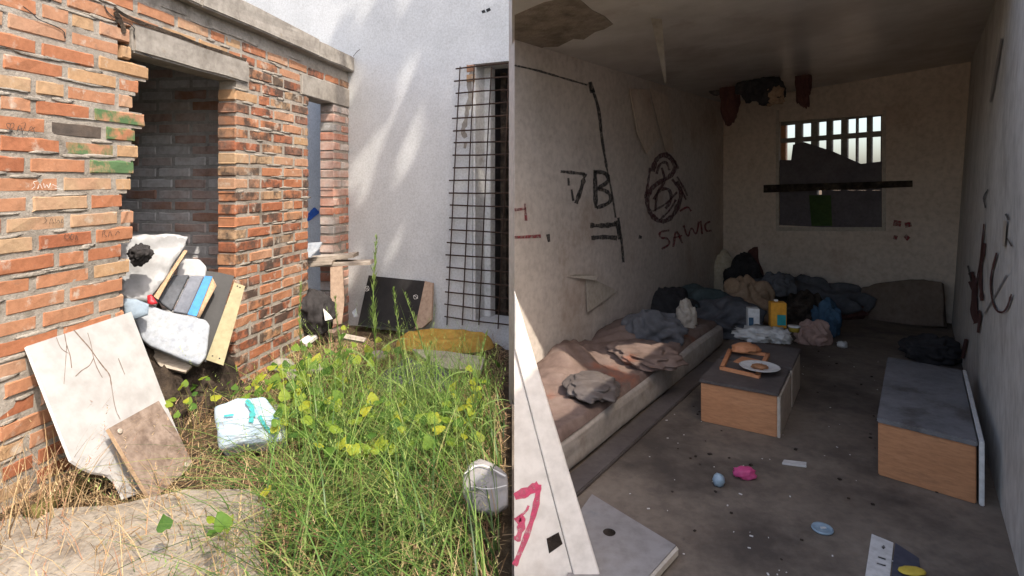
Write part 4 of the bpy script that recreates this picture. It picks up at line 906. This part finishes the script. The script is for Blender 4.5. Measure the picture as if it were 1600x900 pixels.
# mossy log and a few stones
q1, q2 = G(45, 805, .02), G(150, 745, .02)
bm = bmesh.new(); tube(bm, [q1.lerp(q2, k/6)+noise.noise_vector(Vector((k, 0, 0)))*.012 for k in range(7)], .035, 8, .024)
tag(mesh_obj('mossy_log', bm, M('moss_bark', [(.05, .04, .02), (.1, .085, .03), (.14, .13, .04)], 20, .95, 1, 60, .1), None, True), 'short mossy log lying under the corner of the cream panel', 'log')
for k, (px, py, s) in enumerate(((460, 590, .05), (425, 640, .03), (250, 862, .02), (440, 575, .06), (500, 580, .045), (590, 560, .05))):
    o = crumple('stone', m_conc, G(px, py)+Vector((0, 0, s*.3)), (s*1.3, s, s*.7), 60+k, .15, 3)
    tag(o, ['grey stone before the brick pillar', 'small stone above the nappy pack', 'pebble on the concrete path', 'largest stone at the foot of the brick pillar', 'stone among the yellow leaves', 'stone before the black board'][k], 'stone')

# ------------------------------------------------------------------ vegetation
def blades(name, mat, N_, spot, hgt, wid, bend, seed, segs=4, seeds=0):
    rr = random.Random(seed); V, Fc, Tn = [], [], []
    def leafstrip(p, d, h, w_, b, tv, sg=segs, tipw=0):
        side = Vector((-d.y, d.x, 0)); i0 = len(V)
        for k in range(sg+1):
            t = k/sg; c = p+d*(b*h*t*t)+Vector((0, 0, h*(t-.35*b*t*t))); ww = w_*(1-t)**.6 if k < sg else 0
            V.extend((c+side*ww, c-side*ww)); Tn.extend((tv, tv))
            if k: a = i0+2*k; Fc.append((a-2, a-1, a+1, a))
        return c
    for _ in range(N_):
        s = spot(rr)
        if s is None: continue
        x_, y_, hs = s; a = rr.uniform(0, 6.283); d = Vector((math.cos(a), math.sin(a), 0))
        h = rr.uniform(*hgt)*hs; tv = min(1, max(0, rr.gauss(.45, .3)))
        b = rr.uniform(*bend)
        if x_+d.x*b*h > -.03: d.x = -abs(d.x)
        c = leafstrip(Vector((x_, y_, gz(x_, y_)-.01)), d, h, rr.uniform(*wid), b, tv)
        if seeds and rr.random() < seeds:
            for k in range(10):
                e = rr.uniform(0, 6.28); q = c-d*(b*h*.014*k)-Vector((0, 0, .010*k)); dd = Vector((math.cos(e), math.sin(e), 0))
                leafstrip(q, dd, rr.uniform(.008, .02), .0018, .9, min(1, tv+.35), 1)
    me = bpy.data.meshes.new(name); me.from_pydata(V, [], Fc); me.materials.append(mat)
    at = me.attributes.new('tint', 'FLOAT', 'POINT'); at.data.foreach_set('value', Tn)
    for p_ in me.polygons: p_.use_smooth = True
    o = bpy.data.objects.new(name, me); C.objects.link(o); o['kind'] = 'stuff'; return o
def in_yard(x_, y_):
    if x_ > -.03: return False
    q = Vector((x_, y_))-BW.o
    return q.dot(-BW.inn) > .03 and (Vector((x_, y_))-WW.o).dot(-WW.inn) > .1
def sp_grass(rr):                          # dense right front, thinning to the left and the back
    y_ = rr.uniform(1.35, 3.2); x_ = rr.uniform(-1.35, -.035)
    px = 800+x_/y_*F; py = HZ+CH*F/y_
    if not in_yard(x_, y_): return None
    dens = 1 if px > 470 else max(.0, (px-330)/140)
    if py < 640: dens *= .3
    if px < 470 and py < 720: dens *= .25
    if 350 < px < 470 and 615 < py < 740: dens *= .1
    if rr.random() > dens: return None
    if noise.noise(Vector((x_*4, y_*4, 5))) < -.08 and rr.random() < .8: return None
    return x_, y_, 1
blades('green_grass', m_grass, 3300, sp_grass, (.16, .52), (.0016, .0044), (.5, 1.9), 1, 6, seeds=.06)
def sp_tall(rr):
    y_ = rr.uniform(1.7, 3.4); x_ = rr.uniform(-1.1, -.1); px = 800+x_/y_*F
    if not in_yard(x_, y_) or px < 430: return None
    return x_, y_, 1
m_grass_tall = M('tall_grass', [(.10, .19, .03), (.19, .31, .06), (.34, .41, .12)], 3, .5, 0, 60, .3, attr='tint', trans=.4)
blades('tall_grass', m_grass_tall, 800, sp_tall, (.32, .62), (.0012, .0028), (.1, 1.2), 2, 7, .4)
def sp_low(rr):
    y_ = rr.uniform(1.2, 2.6); x_ = rr.uniform(-1.75, -.04); px = 800+x_/y_*F; py = HZ+CH*F/y_
    if not in_yard(x_, y_): return None
    if px < 300 and noise.noise(Vector((x_*5, y_*5, 9))) < .12: return None
    if py < 750 and px < 480 and rr.random() < .75: return None
    return x_, y_, 1
blades('short_grass', m_grass, 1500, sp_low, (.04, .12), (.0012, .003), (.2, 1), 3)
def sp_dry(rr):
    y_ = rr.uniform(1.2, 4.4); x_ = rr.uniform(-1.85, -.04); px = 800+x_/y_*F
    if not in_yard(x_, y_): return None
    return x_, y_, 1 if y_ < 3 else .7
blades('dry_grass', m_straw, 4200, sp_dry, (.06, .30), (.001, .0024), (.3, 1.6), 4, 4, .12)
def sp_edge(rr):                           # dry tufts at the brick wall's foot on the far left
    y_ = rr.uniform(1.75, 2.25); q = BW.o+BW.d*((y_-2)/BW.d.y); x_ = q.x+rr.uniform(.05, .34)
    return (x_, y_, 1)
blades('dry_grass', m_straw, 150, sp_edge, (.2, .5), (.0012, .0024), (.3, 1), 6, 5, .5)
# litter of straw and dead leaves lying on the soil
rr = random.Random(11); V, Fc, Tn = [], [], []
for _ in range(9000):
    y_ = rr.uniform(1.2, 4.5); x_ = rr.uniform(-1.85, -.03); px = 800+x_/y_*F; py = HZ+CH*F/y_
    if not in_yard(x_, y_): continue
    on_slab = py > 790 and px < 410
    if on_slab and rr.random() < .93: continue
    if px < 290 and py < 770 and py > 660 and rr.random() < .3: continue
    a = rr.uniform(0, 6.28); l = rr.uniform(.012, .07); ww = rr.uniform(.001, .0035); d = Vector((math.cos(a), math.sin(a), rr.uniform(-.1, .45))); s = Vector((-d.y, d.x, 0))
    p = Vector((x_, y_, (max(gz(x_, y_), .025) if on_slab else gz(x_, y_))+rr.uniform(.003, .035))); i0 = len(V); V.extend((p+s*ww, p-s*ww, p+d*l-s*ww*.5, p+d*l+s*ww*.5)); Tn.extend([rr.random()]*4); Fc.append((i0, i0+1, i0+2, i0+3))
me = bpy.data.meshes.new('straw_litter'); me.from_pydata(V, [], Fc); me.materials.append(m_straw)
at = me.attributes.new('tint', 'FLOAT', 'POINT'); at.data.foreach_set('value', Tn)
o = bpy.data.objects.new('straw_litter', me); C.objects.link(o); o['kind'] = 'stuff'
# leafy vine: heart-shaped leaves
def leaf_mesh(i):
    rr = random.Random(i); out = [(0, 0), (.22, -.12), (.45, .02), (.52, .3), (.38, .62), (.15, .9), (0, 1.05), (-.15, .9), (-.38, .62), (-.52, .3), (-.45, .02), (-.22, -.12)]
    bm = bmesh.new(); cen = [bm.verts.new((0, t, .04*math.sin(t*3))) for t in (.12, .45, .8)]
    o = [bm.verts.new((x_*(1+rr.uniform(-.1, .1)), y_*(1+rr.uniform(-.07, .07)), .16*abs(x_)+rr.uniform(-.05, .05)-.12*y_*y_)) for x_, y_ in out]
    idx = [0, 0, 0, 1, 1, 2, 2, 2, 1, 1, 0, 0]
    for k in range(12):
        a, b = idx[k], idx[(k+1) % 12]; k2 = (k+1) % 12
        if a == b: bm.faces.new((cen[a], o[k], o[k2]))
        else: bm.faces.new((cen[a], o[k], o[k2], cen[b]))
    bmesh.ops.recalc_face_normals(bm, faces=bm.faces)
    me = bpy.data.meshes.new('leaf'); bm.to_mesh(me); bm.free(); me.materials.append(m_leaf)
    for p_ in me.polygons: p_.use_smooth = True
    return me
LM = [leaf_mesh(i) for i in range(6)]
def vine(label, region, count, size, seed):
    rr = random.Random(seed); ce = G(*region[0]); t = thing('leafy_vine', label, 'vine', (ce.x, ce.y, gz(ce.x, ce.y)))
    for k in range(count):
        c = rr.choice(region); x_, y_ = c[0]+rr.gauss(0, 24), c[1]+rr.gauss(0, 15); z_ = rr.uniform(.04, .2)
        p = G(x_, y_, z_)
        if not in_yard(p.x, p.y) or p.x > -.08: continue
        o = bpy.data.objects.new('leaf', LM[k % 6]); C.objects.link(o); o.parent = t
        s = rr.uniform(*size); o.scale = (s, s, s); o.location = p-t.location
        o.rotation_euler = (rr.uniform(.2, 1.2), rr.uniform(-.4, .4), rr.uniform(-1.3, 1.3))
        b = Vector((p.x+rr.uniform(-.05, .05), p.y+rr.uniform(-.05, .05), gz(p.x, p.y)))
        bm = bmesh.new(); tube(bm, [b-t.location, (b.lerp(p, .6)+Vector((.01, .01, .01)))-t.location, p-t.location], .0016, 4, .001); mesh_obj('stem', bm, m_stem, t)
vine('yellow green vine with broad leaves growing between nappy pack and brick pillar', [(430, 600), (470, 600), (505, 590), (540, 560), (480, 640), (520, 625), (455, 660), (560, 550), (410, 620), (495, 560)], 190, (.03, .06), 1)
vine('green broad leaved vine in the grass below the purple cloth', [(560, 650), (600, 640), (640, 660), (690, 650), (730, 640), (520, 690), (760, 600), (620, 690), (560, 720), (700, 690)], 150, (.03, .056), 2)
vine('small vine under the white foam block beside the nappy pack', [(290, 600), (275, 640), (330, 600), (390, 610)], 40, (.025, .045), 3)
vine('single sprig of yellow leaves beside the concrete path', [(340, 815), (395, 790), (350, 820)], 6, (.035, .05), 4)
# tall seeding grass stalks, each on its own
def stalk(label, px, py0, py1, d, leanx=0, seed=0, thick=1):
    thick *= 1.35
    rr = random.Random(seed); b = Vector(((px-800)/F*d, d, 0)); H = CH-(py1-HZ)/F*d; z0 = gz(b.x, b.y); H -= z0
    t = thing('grass_stalk', label, 'grass stalk', (b.x, b.y, z0), group='tall seeding grass stalks')
    P = [Vector((leanx*(k/7)**2*H, .04*math.sin(k), H*k/7)) for k in range(8)]
    bm = bmesh.new(); tube(bm, P, .0028*thick, 5, .0012); mesh_obj('stem', bm, m_grass_st, t, True)
    V, Fc = [], []
    for k in range(110):
        u = rr.uniform(.45, 1) if thick > .9 else rr.uniform(.75, 1); i = min(6, int(u*7)); q = P[i].lerp(P[i+1], u*7-i); a = rr.uniform(0, 6.28); l = rr.uniform(.02, .05)*thick*(1.5-u); dd = Vector((math.cos(a)*.45, math.sin(a)*.45, 1))*l
        s = Vector((-math.sin(a), math.cos(a), 0))*.0017*thick; i0 = len(V); V.extend((q, q+dd*.5+s, q+dd, q+dd*.5-s)); Fc.append((i0, i0+1, i0+2, i0+3))
    me = bpy.data.meshes.new('seed_head');  me.from_pydata(V, [], Fc); me.materials.append(m_grass_st); o = bpy.data.objects.new('seed_head', me); C.objects.link(o); o.parent = t; o['kind'] = 'stuff'
    for k in range(3):
        a = rr.uniform(-.6, .6)+(math.pi if k % 2 else 0); bl_ = bmesh.new(); u0 = .1+.15*k; q = P[1].lerp(P[3], u0*2 % 1); L = []; ln = H*rr.uniform(.3, .5)
        for m_ in range(6):
            v = m_/5; c_ = q+Vector((math.cos(a)*ln*v*.6, math.sin(a)*ln*v*.4, ln*(.75*v-.5*v*v))); ww = .0035*(1-v)+.0003; L.append((bl_.verts.new(c_+Vector((0, ww, ww))), bl_.verts.new(c_-Vector((0, ww, ww)))))
        for A_, B_ in zip(L, L[1:]): bl_.faces.new((A_[0], A_[1], B_[1], B_[0]))
        mesh_obj('blade', bl_, m_grass_st, t, True)
m_grass_st = M('stalk_green', [(.1, .17, .035), (.17, .25, .06), (.26, .32, .1)], 12, .6, 0, 60, .3, trans=.35)
stalk('tallest grass stalk standing before the white wall beside the black board', 586, 640, 372, 2.9, .0, 1, 1.35)
stalk('grass stalk leaning before the light wooden edge of the black board', 640, 620, 455, 2.8, -.12, 2)
stalk('curved grass stalk in front of the yellow foam mat', 690, 640, 458, 2.7, -.25, 3, .8)
stalk('grass stalk beside the brick pillar foot with open seed head', 478, 600, 446, 2.9, -.05, 4, .9)
stalk('thin grass stalk behind the yellow green leaves', 545, 620, 465, 2.9, -.12, 5, .8)
stalk('grass stalk at the right before the barred doorway', 735, 680, 520, 2.5, .12, 6, .9)
stalk('short grass stalk before the pale plank', 655, 660, 540, 2.6, .1, 7, .9)
stalk('grass stalk nearest the end of the room wall', 772, 660, 560, 2.6, -.1, 8, .8)

# ------------------------------------------------------------------ unseen tree beside the room, crown gaps shaped to dapple the white wall
def shade_tree(n_, t_, z0, z1, rt, rn, count, seed):
    rr = random.Random(seed); b = Vector((n_, t_)); Dd, NV = Vector((.785, .62, 0)), Vector((.62, -.785, 0))
    t = thing('slim_tree', 'slim tall tree standing beside the open room and dappling the white wall', 'tree', (b.x, b.y, -.06))
    bm = bmesh.new(); P = [Vector((.05*math.sin(k*1.3), .05*math.cos(k), z1*.95*k/9)) for k in range(10)]; tube(bm, P, .13, 8, .03); mesh_obj('trunk', bm, m_barewood, t, True)
    for k in range(9):
        bm = bmesh.new(); z = z0-.6+(z1-z0)*k/9; a = rr.uniform(0, 6.28); q = Vector((0, 0, z)); e = q+Dd*math.cos(a)*rt*.8+NV*math.sin(a)*rn*.8+Vector((0, 0, .9)); tube(bm, [q, q.lerp(e, .5)+Vector((0, 0, -.08)), e], .03, 5, .008); mesh_obj('limb', bm, m_barewood, t, True)
    V, Fc = [], []
    for _ in range(count):
        u = rr.uniform(-1, 1); z = rr.uniform(z0, z1); m_ = rr.uniform(-1, 1); sh = 1-.25*abs((z-(z0+z1)/2)/((z1-z0)/2))
        if u*u+m_*m_ > 1: continue
        p = Dd*u*rt*sh+NV*m_*rn*sh+Vector((0, 0, z))
        if noise.noise(Vector((u*rt*sh*5.5, (z-1.327*m_*rn*sh)*2.6, 3))) > TREE_T: continue
        ax = Vector((rr.uniform(-1, 1), rr.uniform(-1, 1), rr.uniform(-1, 1))).normalized(); bx = ax.orthogonal().normalized(); sz = rr.uniform(.05, .09); i0 = len(V)
        sz *= .6; V.extend((p-ax*sz, p+bx*sz*.6, p+ax*sz, p-bx*sz*.6)); Fc.append((i0, i0+1, i0+2, i0+3))
    me = bpy.data.meshes.new('crown'); me.from_pydata(V, [], Fc); me.materials.append(m_leaf); o = bpy.data.objects.new('crown', me); C.objects.link(o); o.parent = t
TREE_T = .16
shade_tree(2.155, 1.064, 4.9, 10.6, .62, .4, 22000, 5)
